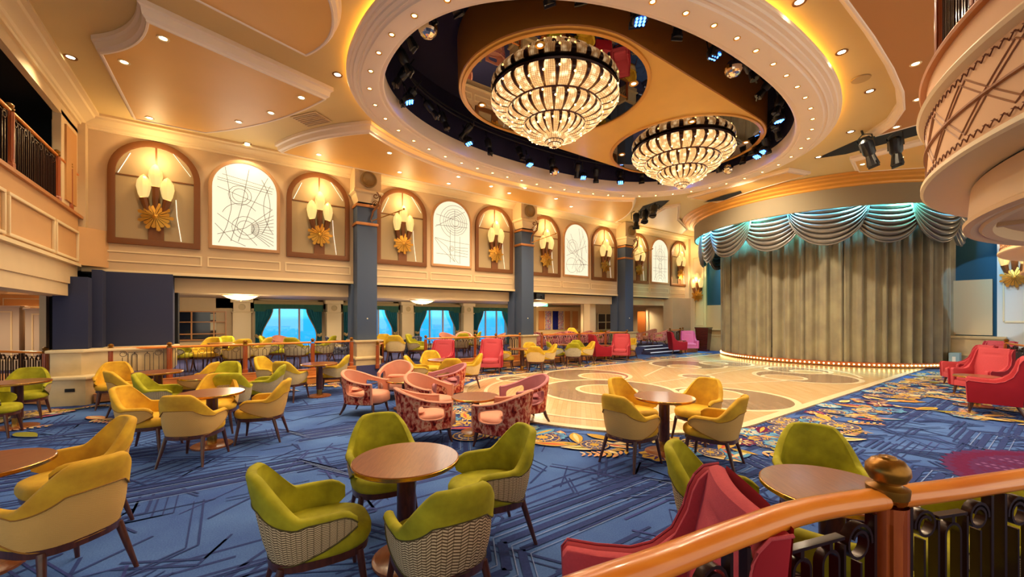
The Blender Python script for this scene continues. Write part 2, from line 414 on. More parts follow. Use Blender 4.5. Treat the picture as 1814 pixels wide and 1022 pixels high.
# floral border motifs
def poly_at(pts, x, y, a, s, z, mi):
    c, sn = cos(a)*s, sin(a)*s
    D.add([(x+p[0]*c-p[1]*sn, y+p[0]*sn+p[1]*c, z) for p in pts], [tuple(range(len(pts)))], mi)
def circle_pts(n=16, r=1, k=0, m_=8): return [((r+k*cos(m_*2*PI*i/n))*cos(2*PI*i/n), (r+k*cos(m_*2*PI*i/n))*sin(2*PI*i/n)) for i in range(n)]
leafp = [(i/8, .17*sin(PI*(i/8)**.8)) for i in range(9)]+[(i/8, -.17*sin(PI*(i/8)**.8)) for i in range(7, 0, -1)]
ZL = [0.012]
def motif(x, y, a, kind=None, s=1):
    z = ZL[0]; ZL[0] += .000012
    kind = kind or rnd.choice(('leaf', 'leaf', 'leaf', 'flower', 'wheel', 'frond'))
    if kind == 'leaf':
        c = rnd.choice((2, 3, 4, 4, 2, 8, 5, 6, 7, 2)); L = rnd.uniform(.3, .62)*s
        poly_at(leafp, x, y, a, L*1.08, z, 0); poly_at(leafp, x+.012*cos(a), y+.012*sin(a), a, L, z+.0004, c)
        poly_at([(p[0]*.8+.1, p[1]*.35) for p in leafp], x, y, a, L, z+.0008, rnd.choice((2, 4, 9, 8)))
    elif kind == 'flower':
        r = rnd.uniform(.13, .22)*s; c1, c2 = rnd.choice(((5, 4), (6, 4), (5, 7), (2, 7), (5, 2), (7, 4)))
        poly_at(circle_pts(64, 1.12, .1), x, y, a, r, z, 0); poly_at(circle_pts(64, 1, .1), x, y, a, r, z+.0004, c1)
        for i in range(10):
            q = 2*PI*i/10; poly_at([(p[0]*.8+.15, p[1]*.5) for p in leafp], x, y, a+q, r, z+.0008, c2)
        poly_at(circle_pts(16, .3), x, y, a, r, z+.0012, 0); poly_at(circle_pts(16, .17), x, y, a, r, z+.0016, 2)
    elif kind == 'wheel':
        r = rnd.uniform(.16, .28)*s
        for i, (q, c) in enumerate(((1, 0), (.94, 2), (.86, 0), (.6, 4), (.52, 0), (.3, 2))): poly_at(circle_pts(24, q), x, y, a, r, z+.0003*i, c)
        for i in range(12): q = 2*PI*i/12; poly_at([(.3, -.02), (.9, -.03), (.9, .03), (.3, .02)], x, y, q, r, z+.002, 2)
    else:
        for i in range(6):
            u = i/6*.5*s; px, py = x+u*cos(a), y+u*sin(a)
            for sg in (-1, 1): poly_at(leafp, px, py, a+sg*.9, .17*s*(1-i*.08), z+.0003*i, rnd.choice((4, 2, 3)))
def along_border(n, dmin, dmax):
    for k in range(n):
        t = rnd.random(); q = rnd.random()
        d = lerp(dmin, dmax, rnd.random()**1.2)
        if q < .36:
            th = PI+PI*t; nx, ny = cos(th), sin(th); x, y = DFX+(DFa+d)*nx, DFcy+(DFb+d)*ny
            motif(x, y, math.atan2(ny, nx)+rnd.uniform(-1.5, 1.5))
        elif q < .72: motif(DFX+DFa+d, lerp(6.5, 18.5, t), rnd.uniform(-1.5, 1.5))
        else: motif(DFX-DFa-d*.8, lerp(6.5, 19.0, t), rnd.uniform(1.6, 4.6))
along_border(480, .12, .85); along_border(60, .7, 1.05)
for k in range(150): motif(rnd.uniform(-11.5, -10.85), rnd.uniform(-3.0, 14), rnd.uniform(-1.2, 1.2), s=.8)
for k in range(46): motif(rnd.uniform(-11.2, -9.4), -4+rnd.random()**1.2*1.3, rnd.uniform(0, 2.5), s=1)
for k in range(60): motif(rnd.uniform(-1.7, -.3), rnd.uniform(10.6, 15), rnd.uniform(1.5, 4.7))
for x, y, kd, s in ((-10.1, -2.0, 'leaf', 1.6), (-9.7, -1.8, 'frond', 1.2), (-9.3, -2.6, 'leaf', 1.6), (-5.2, 2.9, 'wheel', 1.2)): motif(x, y, .6, kd, s)
# maroon medallion at the right
for i, (r_, c_) in enumerate(((1.42, 10), (1.34, 6), (1.2, 10))): poly_at([(p[0]+.02*((j % 2)*2-1), p[1]) for j, p in enumerate(circle_pts(96, 1))], .42, 7.35, 0, r_, .0102+.0004*i, c_)
for k in range(34):
    for j in range(22):
        x, y = -1.2+k*.072, -1.2+j*.115
        if x*x+y*y < 1.3: poly_at([(0, -.5), (.5, 0), (0, .5), (-.5, 0)], .42+x+(.036 if j % 2 else 0), 7.35+y, 0, .06, .0116, 11 if (j//2) % 2 else 6)
bord = D.build('floor', [C_line, C_line2]+C_cols+[flat('carpet_violet', '5c2a5a'), flat('carpet_mauve', '8a5a8c'), flat('carpet_pale_line', '7f95cc')], smooth=False)
struct(bord)
# ---- dance floor with inlaid scrolls
def plank_mat(name, c1, c2, c3):
    m = bpy.data.materials.new(name); m.use_nodes = True; t = m.node_tree; b = t.nodes['Principled BSDF']
    b.inputs['Roughness'].default_value = .26; b.inputs['Coat Weight'].default_value = .35; b.inputs['Coat Roughness'].default_value = .12
    tcn = N(t, 'ShaderNodeTexCoord'); mp = N(t, 'ShaderNodeMapping'); mp.inputs['Rotation'].default_value = (0, 0, math.radians(45))
    br = N(t, 'ShaderNodeTexBrick'); br.inputs['Scale'].default_value = 1; br.inputs['Brick Width'].default_value = .9; br.inputs['Row Height'].default_value = .09; br.inputs['Mortar Size'].default_value = .002
    br.inputs['Color1'].default_value = lin(c1)+(1,); br.inputs['Color2'].default_value = lin(c2)+(1,); br.inputs['Mortar'].default_value = lin(c3)+(1,)
    t.links.new(tcn.outputs['Object'], mp.inputs[0]); t.links.new(mp.outputs[0], br.inputs[0])
    n = N(t, 'ShaderNodeTexNoise'); n.inputs['Scale'].default_value = 2; n.inputs['Detail'].default_value = 4
    mp2 = N(t, 'ShaderNodeMapping'); mp2.inputs['Rotation'].default_value = (0, 0, math.radians(45)); mp2.inputs['Scale'].default_value = (1, 14, 1)
    t.links.new(tcn.outputs['Object'], mp2.inputs[0]); t.links.new(mp2.outputs[0], n.inputs['Vector'])
    mxn = N(t, 'ShaderNodeMixRGB'); mxn.blend_type = 'MULTIPLY'; mxn.inputs[0].default_value = .35
    t.links.new(br.outputs[0], mxn.inputs[1]); t.links.new(n.outputs['Fac'], mxn.inputs[2]); t.links.new(mxn.outputs[0], b.inputs['Base Color'])
    return m
M_oak = plank_mat('oak_planks', 'e8c694', 'dbb47e', 'b08350'); M_ash = plank_mat('smoked_planks', 'ab8c70', '997a60', '70543e')
M_inlay = mat('maple_inlay', 'efd9b2', .28, coat=.3)
S_ = MB(); S_.prism(df_outline(0), 0, .030, 0); 
def ring2(cx, cy, r0, r1, a0, a1, z, mi, n=48, ex=1):
    L0 = [(cx+r0*ex*cos(math.radians(lerp(a0, a1, i/n))), cy+r0*sin(math.radians(lerp(a0, a1, i/n))), z) for i in range(n+1)]
    L1 = [(cx+r1*ex*cos(math.radians(lerp(a0, a1, i/n))), cy+r1*sin(math.radians(lerp(a0, a1, i/n))), z) for i in range(n+1)]
    S_.loops([L0, L1], closed=False, mi=mi)
def disc(cx, cy, r, z, mi): S_.add([(cx+r*cos(2*PI*i/48), cy+r*sin(2*PI*i/48), z) for i in range(48)], [tuple(range(48))], mi)
# border inlay
o0, o1 = df_outline(0), df_outline(-.16)
S_.loops([[(x, y, .0308) for x, y in o0], [(x, y, .0308) for x, y in o1]], closed=False, mi=2)
zt = .0312
def scroll(cx, cy, R, icx, icy, ir, z=0):
    disc(cx, cy, R, zt+z, 1); ring2(cx, cy, R-.04, R+.08, 0, 360, zt+z+.0003, 2)
    disc(icx, icy, ir, zt+z+.0006, 0); ring2(icx, icy, ir-.03, ir+.07, 0, 360, zt+z+.0009, 2)
for sg in (1, -1):
    mxx = lambda x: DFX+sg*(x-DFX)
    scroll(mxx(-4.42), 8.83, 1.24, mxx(-4.85), 9.0, .62)
    scroll(mxx(-4.66), 13.76, 1.25, mxx(-4.95), 13.1, .5, .0012)
    scroll(mxx(-5.35), 15.2, .85, mxx(-5.0), 15.0, .42, .0024)
    disc(mxx(-3.75), 6.6, .42, zt, 1); ring2(mxx(-3.75), 6.6, .4, .5, 0, 360, zt+.0003, 2)
scroll(-6.5, 7.35, 1.56, -6.55, 7.4, .66, .004)
ring2(-6.5, 13.7, 3.02, 3.12, 20, 160, zt+.004, 2); ring2(-6.5, 7.0, 2.45, 2.53, 180, 360, zt+.004, 2, ex=1.1)
for a, b_, wd in (((-6.5, 9.0), (-6.5, 15.9), .07), ((-5.6, 10.0), (-4.6, 12.5), .07), ((-7.4, 10.0), (-8.4, 12.5), .07)):
    p, q = Vector(a), Vector(b_); n_ = Vector((-(q-p).y, (q-p).x)).normalized()*wd/2
    S_.add([(p.x-n_.x, p.y-n_.y, zt+.003), (q.x-n_.x, q.y-n_.y, zt+.003), (q.x+n_.x, q.y+n_.y, zt+.003), (p.x+n_.x, p.y+n_.y, zt+.003)], [(0, 1, 2, 3)], 2)
disc(-6.5, 11.2, .5, zt+.005, 2); disc(-6.5, 11.2, .38, zt+.0055, 1)
dfl = S_.build('dance_floor', [M_oak, M_ash, M_inlay], smooth=False)
tag(dfl, 'pale oak dance floor inlaid with scrolls and white bands', 'dance floor')

# ---- ceiling with the oval opening, its gold panels
OX, OY, RA, RB, RN = -6.4, 7.35, 3.95, 5.75, 2.3
K = 96
hole = se(OX, OY, RA-.25, RB-.2, RN, K)
def rect_pt(ang):
    c, s = cos(ang), sin(ang); k = min(((4-OX) if c > 0 else (XW-OX))/c if abs(c) > 1e-9 else 1e9, ((22-OY) if s > 0 else (-5.2-OY))/s if abs(s) > 1e-9 else 1e9)
    return (OX+k*c, OY+k*s)
outer = []
for x, y in hole: outer.append(rect_pt(math.atan2(y-OY, x-OX)))
CL = MB()
CL.loops([[(x, y, ZC) for x, y in hole], [(x, y, ZC) for x, y in outer]])
for cx_ in ((XW, -5.2), (4, -5.2), (4, 22), (XW, 22)):       # square off the corners
    ds = sorted(range(K), key=lambda i: (outer[i][0]-cx_[0])**2+(outer[i][1]-cx_[1])**2)[:2]
    CL.add([(outer[ds[0]][0], outer[ds[0]][1], ZC), (outer[ds[1]][0], outer[ds[1]][1], ZC), (cx_[0], cx_[1], ZC)], [(0, 1, 2)])
struct(CL.build('ceiling', M_ceil, smooth=False))
RC = MB()                                                    # dark recess above the oval
RC.loops([[(x, y, ZC-.15) for x, y in se(OX, OY, RA-.78, RB-.53, RN, K)], [(x, y, 7.5) for x, y in se(OX, OY, RA-.7, RB-.45, RN, K)]])
RC.loops([[(x, y, 7.5) for x, y in se(OX, OY, RA-.7, RB-.45, RN, K)], [(x, y, 7.5) for x, y in se(OX, OY, .01, .01, 2, K)]])
struct(RC.build('ceiling', M_dark, smooth=False))
# moulded oval ring
RI = MB()
prof = [(-.80, 6.32), (-.80, 5.99), (-.77, 5.965), (-.70, 5.965), (-.69, 5.94), (-.66, 5.93), (-.30, 5.93), (-.28, 5.955), (-.25, 5.965), (-.22, 5.95), (-.20, 5.97), (-.14, 5.985), (-.13, 6.01), (-.07, 6.01), (-.05, 6.04), (0, 6.045), (.01, 6.06), (.01, 6.10), (-.16, 6.10), (-.2, 6.12)]
RI.loops([[(x, y, h) for x, y in se(OX, OY, RA+d, RB+d*.75, RN, K*2)] for d, h in prof])
RI.build('oval_ring', M_white, ang=.5); tag(bpy.data.objects['oval_ring'], 'white moulded oval ring around the chandelier opening of the ceiling', 'ceiling moulding')
CV = MB(); CV.loops([[(x, y, h) for x, y in se(OX, OY, RA+d, RB+d, RN, K)] for d, h in ((-.13, 6.115), (-.05, 6.115), (-.05, 6.13), (-.13, 6.13))])
CV.build('cove_light', mat('cove_glow', 'ffd060', emit=4.5, ecol='ffc850')); tag(bpy.data.objects['cove_light'], 'hidden warm cove light strip above the outer edge of the oval ring', 'cove light')
def panel(name, label, poly, z=5.95, bw=.12, face_m=None, top=ZC-.002):
    poly = ccw(poly); t = thing(name, label, 'ceiling panel')
    L = [(0, top), (0, top-.07), (.035, top-.09), (.05, z+.06), (.09, z+.03), (.095, z), (bw, z), (bw+.01, z+.012)]
    B = MB(); B.loops([[(x, y, h) for x, y in offset(poly, d)] for d, h in L]); B.build('moulding', M_white, t, ang=.5)
    Q = MB(); ip = offset(poly, bw); Q.add([(x, y, z+.012) for x, y in ip][::-1], [tuple(range(len(ip)))]); Q.build('soffit', face_m or M_gold_ceiling, t, smooth=False)
    return t
gc = 'gold ceiling panels'
pA = [(-7.53, -1.01)]+[(-8.35, 1.69)][:0]
pA = arc((-8.35, 1.69), (-11.63, -.34), -.22)+[(-11.63, -.34), (-11.7, -1.69)]+arc((-8.99, -1.74), (-7.53, -1.01), .16, 10)+[(-7.53, -1.01)]
panel('ceiling_panel', 'large gold ceiling panel at the upper left above the sconces', pA)
panel('ceiling_panel', 'gold ceiling panel at the top of the photo behind the oval ring', [(-7.32, 1.09), (-6.84, -.45), (-5.96, -.45), (-5.48, 1.09)]+arc((-5.48, 1.09), (-7.32, 1.09), -.28, 12)[1:])
el = [(x, y) for x, y in se(OX, OY, 4.12, 6.0, RN, 96)]
pc = [p for p in el if p[0] < -9.2 and 2.6 < p[1] < 13.0]; pc.sort(key=lambda p: p[1])
pC = pc[::-1] + arc((-9.36, 2.61), (-11.9, 1.0), -.2, 10)+[(-11.9, 1.0), (-11.95, 14.0)]+arc((-11.95, 14.0), (-9.9, 13.0), .2, 8)[1:]
pC = pc[::-1] + arc((pc[0][0]-.05, pc[0][1]-.1), (-11.9, 1.0), .2, 10)+[(-11.9, 1.0), (-12.0, 14.2)]+arc((-12.0, 14.2), (pc[-1][0]-.1, pc[-1][1]+.15), .25, 8)[1:]
panel('ceiling_panel', 'long gold ceiling panel between the arched wall and the oval ring', pC)
pE = [(-1.92, -4.5), (3.5, -4.5), (3.5, 12.55), (-3.0, 12.55), (-2.5, 12.0), (-2.2, 11.3), (-2.05, 10.4), (-1.97, 9.3), (-1.93, 8)]
panel('ceiling_panel', 'gold ceiling panel toned down as shade at the upper right beyond the oval ring', pE, 6.0, face_m=mat('shaded_gold_ceiling', 'b07a44', .6))  # browner copy of the ceiling gold, the weaker light is in its colour
panel('ceiling_panel', 'gold ceiling panel edged in white right of the stage lights', [(-3.7, 14.05), (3.4, 14.05), (3.4, 16.5), (-2.6, 16.5), (-3.9, 15.3)], 6.05, .1)
panel('ceiling_panel', 'small gold ceiling panel between the oval ring and the stage canopy', [(-8.3, 13.7), (-6.6, 13.65), (-5.0, 13.6), (-4.75, 14.5), (-6.4, 14.75), (-8.0, 15.2)], 6.08, .08)
panel('ceiling_panel', 'pale ceiling panel in the far left corner near the stage', [(-12.0, 15.6), (-9.6, 14.2), (-9.0, 14.4), (-10.3, 16.4), (-11.2, 18.6), (-12.1, 19.5)], 6.08, .1, M_cream2)
# slots for stage lights
for nm, poly in (('left', [(-11.6, 14.9), (-10.1, 13.55), (-9.3, 13.45), (-9.0, 13.7), (-9.5, 14.1), (-11.3, 15.4)]), ('right', [(-4.3, 13.45), (-3.1, 12.8), (3, 12.8), (3, 13.75), (-3.7, 13.75)]), ('mid', [(-8.2, 14.6), (-7.3, 14.35), (-6.7, 14.3), (-6.8, 14.6), (-7.6, 14.95)])):
    B = MB(); z_ = ZC-.004 if nm != 'mid' else 6.07; B.add([(x, y, z_) for x, y in ccw(poly)][::-1], [tuple(range(len(poly)))]); struct(B.build('trim_1', M_black, smooth=False))
# ceiling vent
v_ = thing('ceiling_vent', 'square cream air vent in the ceiling between two gold panels', 'air vent', (-9.95, 1.55, ZC-.02), math.radians(35))
B = MB(); B.box(-.36, .36, -.24, .24, 0, .012); B.build('frame', M_cream, v_)
for i in range(7): B = MB(); B.box(-.32, .32, -.2+i*.065, -.165+i*.065, -.012, .0); B.build('slat', mat('vent_slat', 'b59c78', .6), v_)

# ---- left wall with arches, crown, base panels
WL = MB(); WL.box(XW-.25, XW, YB-.3, YF+.3, 2.79, ZC)
struct(WL.build('wall_left', M_wall, smooth=False))
B = MB(); crown = [(0, 5.93), (.05, 5.93), (.06, 5.97), (.09, 5.985), (.11, 6.03), (.20, 6.08), (.27, 6.10), (.29, 6.14), (.36, 6.15), (.36, ZC), (0, ZC)]
B.loops([[(XW+d, y, h) for d, h in crown] for y in (YB, YF)]); struct(B.build('trim_2', M_cream2, ang=.4))
B = MB(); B.box(XW-.02, XW+.03, YB, YF, 2.77, 2.84); B.box(XW-.3, XW+.0, YB, YF, 2.74, 2.79, 1)
struct(B.build('trim_3', [M_cream2, M_black], smooth=False))
def frame_rect(B, x, y0, y1, z0, z1, w_=.03, d=.018):
    for a, b_, c, d_ in ((y0, y1, z0, z0+w_), (y0, y1, z1-w_, z1), (y0, y0+w_, z0+w_, z1-w_), (y1-w_, y1, z0+w_, z1-w_)): B.box(x, x+d, a, b_, c, d_)
bays = []
for b_ in range(4):
    c = .41+6*b_; bays.append(c)
    for k, w_ in ((-1.77, 1.72), (0, 1.6), (1.77, 1.72)):
        B = MB(); frame_rect(B, XW, c+k-w_/2, c+k+w_/2, 3.03, 3.28); struct(B.build('trim_4', M_cream2, smooth=False))
def arch_pts(w_, z0, zs, n=24):
    r = w_/2; return [(-r, z0), (-r, zs)]+[(r*cos(PI-PI*i/n), zs+r*sin(PI*i/n)) for i in range(1, n)]+[(r, zs), (r, z0)]
def arch_band(B, x0, x1, w_, z0, zs, th, bot, yc, mi=0):
    o = arch_pts(w_, z0, zs); i_ = arch_pts(w_-2*th, z0+bot, zs)
    B.loops([[(x0, yc+y, z) for y, z in o], [(x1, yc+y, z) for y, z in o], [(x1, yc+y, z) for y, z in i_], [(x0, yc+y, z) for y, z in i_]], closed=True, mi=mi)
def make_niche():
    t = thing('arched_wall_panel', 'x', 'wall panel')
    B = MB(); arch_band(B, 0, .06, 1.66, 3.44, 5.08, .13, .14, 0); B.build('arch_frame', M_bronze, t, bevel=.008, ang=.5)
    P = MB(); pts = arch_pts(1.5, 3.5, 5.08); P.add([(.012, y, z) for y, z in pts][::-1], [tuple(range(len(pts)))]); P.build('backing', mat('linen_panel', 'ad9670', .8, bump=.2, bscale=300), t, smooth=False)
    G = MB(); G.box(.012, .03, -.7, .7, 5.02, 5.045); G.box(.012, .035, -.016, .016, 5.045, 5.85); G.box(.012, .045, -.14, .14, 3.55, 4.05); G.build('mullion', M_bronze, t, smooth=False)
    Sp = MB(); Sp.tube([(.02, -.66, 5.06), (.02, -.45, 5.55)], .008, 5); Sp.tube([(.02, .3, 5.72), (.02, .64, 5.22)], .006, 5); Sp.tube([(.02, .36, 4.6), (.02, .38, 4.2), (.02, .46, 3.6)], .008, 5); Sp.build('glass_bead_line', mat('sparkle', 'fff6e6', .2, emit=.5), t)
    return t
NICHE = make_niche()
# ---- wall sconces
M_shade = mat('frosted_shade', 'c9a860', .3, emit=.42, ecol='ffdf90'); M_bulb = mat('bulb_glow', 'fff2c0', .4, emit=9, ecol='ffd070')
def make_sconce():
    t = thing('wall_sconce', 'x', 'wall lamp')
    for i, (y, z) in enumerate(((-.21, 4.54), (0, 4.82), (.21, 4.54))):
        Tb = MB(); Tb.tube([(.06, y*.55, 4.12), (.12, y, z)], [.045, .085], 8); Tb.build('holder', M_bronze, t)
        Sd = MB(); n = 8
        def sh(u, v, y=y, z=z):
            R_ = [.07, .10, .135, .12, .07, .004][round(v*5)]; Z = [0, .07, .25, .38, .48, .54][round(v*5)]; a = 2*PI*u
            rr = R_*(1+.05*cos(8*a)); return (.13+rr*cos(a), y+rr*sin(a)*.95, z+Z)
        Sd.grid(sh, 32, 5, cu=True); s_ = Sd.build('glass_shade', M_shade, t, ang=.35)
        Bb = MB(); Bb.sphere((.13, y, z+.1), .04); Bb.build('bulb', M_bulb, s_)
    St = MB()
    for k in range(18):
        a = 2*PI*k/18; L = .34 if k % 2 == 0 else .27; wd = .043; c, s = cos(a), sin(a)
        q = lambda r, o, x: (x, r*c-o*s, 4.12+r*s+o*c)
        St.add([q(.03, 0, .17), q(L*.9, wd, .10), q(L, 0, .13), q(L*.9, -wd, .10), q(.03, 0, .06), q(L*.85, 0, .07)], [(0, 3, 2, 1), (0, 1, 4), (0, 4, 3), (1, 2, 5), (2, 3, 5), (1, 5, 4), (3, 4, 5)])
    St.sphere((.13, 0, 4.12), .06, sq=(.8, 1, 1)); St.build('gilt_star', M_gold, t, ang=.2)
    return t
SCON = make_sconce()
ordn = ['first', 'second', 'third', 'fourth', 'fifth', 'sixth', 'seventh', 'eighth']
k_ = 0
for b_, c in enumerate(bays):
    for s_ in (-1.77, 1.77):
        y = c+s_
        place(NICHE, (XW, y, 0), 0, 'bronze-framed arched linen panel, %s of eight from the left' % ordn[k_], 'arched linen wall panels')
        place(SCON, (XW, y, 0), 0, 'three-light gilt star sconce on the long wall, %s of eight from the left' % ordn[k_], 'gilt star wall sconces')
        lamp('sconce_light', 'POINT', (XW+.34, y, 5.45), 20, (1, .70, .34), .10)
        k_ += 1
# ---- backlit art glass
M_glass_lit = mat('backlit_glass', '8f8c80', .35, emit=.55, ecol='fff4d4')
M_lead = mat('lead_line', '5c5040', .5)
G_ = {}
def ln(B, pts): B.tube([(.052, y, z) for y, z in pts], .0055, 4)
def circ(c, r, a0=0, a1=360, n=28): return [(c[0]+r*cos(math.radians(lerp(a0, a1, i/n))), c[1]+r*sin(math.radians(lerp(a0, a1, i/n)))) for i in range(n+1)]
def inside(y, z, r=.69, zs=5.08): return abs(y) < r and z > 3.62 and (z < zs or y*y+(z-zs)**2 < r*r)
def cl(B, pts):
    d = []
    for i in range(len(pts)-1):
        for k in range(8): d.append((lerp(pts[i][0], pts[i+1][0], k/8), lerp(pts[i][1], pts[i+1][1], k/8)))
    d.append(pts[-1]); run = []
    for p in d+[(9, 9)]:
        if inside(*p): run.append(p)
        else:
            if len(run) > 1: ln(B, run[::max(1, len(run)//14)] if len(run) > 20 else run)
            run = []
designs = [
 [[(-.45, 5.7), (-.35, 5.0), (-.3, 4.6), (-.4, 4.1), (-.6, 3.6)], [(.1, 5.8), (-.1, 4.6), (-.35, 3.6)], [(.5, 5.5), (.1, 4.6), (-.2, 3.6)], [(-.8, 5.35), (.8, 5.12)], [(-.8, 5.3), (.8, 5.05)], [(-.5, 5.42), (.8, 5.2)], [(-.8, 5.15), (.8, 4.6)], [(-.8, 4.55), (0, 3.95), (.4, 3.5)], [(-.8, 3.8), (0, 4.1), (.8, 4.85)], circ((-.12, 4.93), .25), circ((-.12, 4.93), .17), circ((0, 4.1), .3), circ((0, 4.1), .19), circ((-.1, 4.3), .42, 40, 160), circ((1.6, 4.7), 1.2, 150, 215), circ((-.9, 4.7), 1.45, -30, 30), [(-.7, 4.2), (-.3, 3.75), (.3, 3.5)]]+[[(.12, 4.1-.02*k+.08), (.8, 4.62-.13*k)] for k in range(10)],
 [circ((.12, 5.08), r_) for r_ in (.14, .22, .3, .38, .46)]+[circ((.12, 5.08), .58, 60, 250), [(-.8, 4.75), (.5, 5.5)], [(-.8, 5.3), (.8, 5.05)], [(.1, 5.8), (.1, 3.5)], [(-.08, 4.8), (-.08, 3.5)], [(.3, 4.6), (.3, 3.5)], [(-.8, 4.5), (-.2, 4.4), (.8, 4.35)], [(-.7, 4.5), (-.4, 4.1), (.1, 3.7)], [(-.7, 4.5), (-.2, 4.2), (.1, 3.7)], circ((-.02, 4.15), .09), circ((-.02, 4.15), .05), [(-.8, 3.95), (.8, 3.9)], [(.1, 4.2), (.8, 4.22)], [(.1, 4.12), (.8, 4.1)], [(.1, 4.05), (.8, 3.98)], [(-.8, 4.9), (.8, 4.95)], [(.1, 3.8), (.4, 3.5)]],
 [[(-.8, 4.9), (.7, 3.9)], [(-.5, 5.6), (.5, 3.6)], [(.5, 5.6), (-.4, 3.6)], [(-.8, 4.3), (.8, 5.0)], circ((-.25, 4.8), .3), circ((-.25, 4.8), .2), circ((-.3, 4.0), .32), circ((.15, 4.0), .26), [(-.8, 4.0), (.8, 4.1)], [(.1, 5.8), (.3, 4.4), (.1, 3.6)], circ((1.3, 4.5), 1.0, 140, 215), circ((.5, 3.6), .5, 60, 180), [(.3, 5.6), (.6, 4.6)], [(-.7, 5.2), (0, 4.5), (.6, 4.2)]],
 [[(-.8, 4.9), (.8, 4.95)], [(-.8, 4.75), (.8, 4.8)], [(-.08, 5.8), (-.08, 3.5)], [(.08, 5.8), (.08, 3.5)], circ((0, 5.0), .32), circ((0, 5.0), .2), circ((0, 4.4), .16), circ((0, 3.6), .5, 0, 180), circ((0, 3.6), .35, 0, 180), circ((0, 3.6), .2, 0, 180), [(-.4, 5.7), (-.4, 3.5)], [(.4, 5.7), (.4, 3.5)], [(-.8, 4.3), (.8, 4.3)], [(-.8, 4.15), (.8, 4.15)]]]
for b_, c in enumerate(bays):
    t = thing('art_glass_window', 'backlit white arched glass with a line pattern, %s of four along the long wall' % ordn[b_], 'art glass window', (XW, c, 0), 0, 'backlit arched art glass windows')
    B = MB(); arch_band(B, 0, .055, 1.56, 3.50, 5.08, .075, .085, 0); B.build('frame', mat('tan_frame', 'b98a5c', .5), t, bevel=.008, ang=.5)
    P = MB(); pts = arch_pts(1.44, 3.56, 5.08); P.add([(.03, y, z) for y, z in pts][::-1], [tuple(range(len(pts)))]); p_ = P.build('glass_pane', M_glass_lit, t, smooth=False)
    Lm = MB()
    for d in designs[b_]: cl(Lm, d)
    Lm.build('leading', M_lead, p_)
    lamp('glass_backlight', 'AREA', (XW+.10, c, 4.6), 10, (1, .93, .78), 1.1, (1, 0, 0), size_y=1.8)

# ---- columns
def make_column():
    t = thing('column', 'x', 'column')
    B = MB(); B.box(-.31, .21, -.29, .29, 1.08, 5.08); B.box(-.62, -.2, -.36, .2, 1.08, 2.75); B.build('shaft', M_slate, t, bevel=.012)
    B = MB(); B.sphere((.215, 0, 1.72), .022, 10, 6); B.build('sensor', mat('sensor_white', 'f4ead0', .4), t)
    for z in (4.48, 5.02): B = MB(); B.box(-.33, .24, -.33, .33, z, z+.09); B.build('gilt_band', mat('copper_band', 'c08048', .4, metal=.4), t, bevel=.03)
    B = MB(); B.box(-.32, .2, -.27, .27, 5.09, 5.16, 0); B.build('black_neck', M_black, t)
    B = MB(); B.loops([[(x, y, z) for x, y in ((-.45, -w_), (w_-.03, -w_), (w_-.03, w_), (-.45, w_))] for w_, z in ((.27, 5.15), (.30, 5.24), (.34, 5.32), (.35, 5.38), (.42, 5.42), (.42, 5.47), (.38, 5.5))]); B.add([(-.45, -.38, 5.5), (.35, -.38, 5.5), (.35, .38, 5.5), (-.45, .38, 5.5)], [(0, 1, 2, 3)]); B.build('capital', M_cream2, t, ang=.4)
    B = MB(); B.box(-.45, .30, -.38, .38, 5.5, ZC-.02); B.build('top_block', M_cream, t)
    B = MB(); B.lathe([(.235, 0), (.235, .03), (.205, .03), (.19, .0), (.1, -.04), (.001, -.05)], 28); B.xf(Matrix.Translation((.355, 0, 5.80)) @ Matrix.Rotation(PI/2, 4, 'Y')); B.build('round_speaker', mat('brass_mesh', '94784c', .45, metal=.4), t)
    B = MB(); pr = [(.40, .0), (.40, .12), (.36, .14), (.36, .50), (.40, .54), (.40, .58), (.33, .62), (.33, .98), (.36, 1.02), (.41, 1.05), (.41, 1.09)]
    B.loops([[(x, y, z) for x, y in ((-w_-.2, -w_), (w_, -w_), (w_, w_), (-w_-.2, w_))] for w_, z in pr]); B.add([(-.6, -.41, 1.09), (.41, -.41, 1.09), (.41, .41, 1.09), (-.6, .41, 1.09)], [(0, 1, 2, 3)]); B.build('pedestal', M_stone, t, ang=.4)
    return t
COL = make_column()
for i, y in enumerate(Ycol): place(COL, (XW+.25, y, 0), 0, 'blue-grey column on a marble pedestal, %s from the left of three' % ordn[i], 'columns of the long wall')
def make_bracket():
    t = thing('swing_bracket', 'x', 'bracket'); B = MB()
    def sp(cy, cz, r0, r1, a0, a1, n=22): return [(.0, cy+lerp(r0, r1, i/n)*cos(math.radians(lerp(a0, a1, i/n))), cz+lerp(r0, r1, i/n)*sin(math.radians(lerp(a0, a1, i/n)))) for i in range(n+1)]
    B.tube(sp(.10, 5.36, .02, .13, 0, 560), .014, 6); B.tube(sp(.08, 5.12, .02, .10, 180, -360), .012, 6); B.tube([(0, .23, 5.36), (0, .2, 5.1), (0, .02, 4.9), (0, -.05, 4.65), (0, 0, 4.55)], [.03, .035, .03, .02, .012], 6)
    B.build('scroll', M_bronze, t)
    B = MB(); B.tube([(0, 0, 4.62), (.0, .9, 4.95)], .014, 6); B.sphere((0, .93, 4.97), .035); B.build('arm', M_brass, t)
    return t
BRK = make_bracket()
for i, y in enumerate(Ycol): place(BRK, (XW+.56, y+.12, 0), math.radians(-35), 'bronze scroll bracket with a slanting rod on the %s blue column' % ordn[i], 'scroll brackets on the columns')

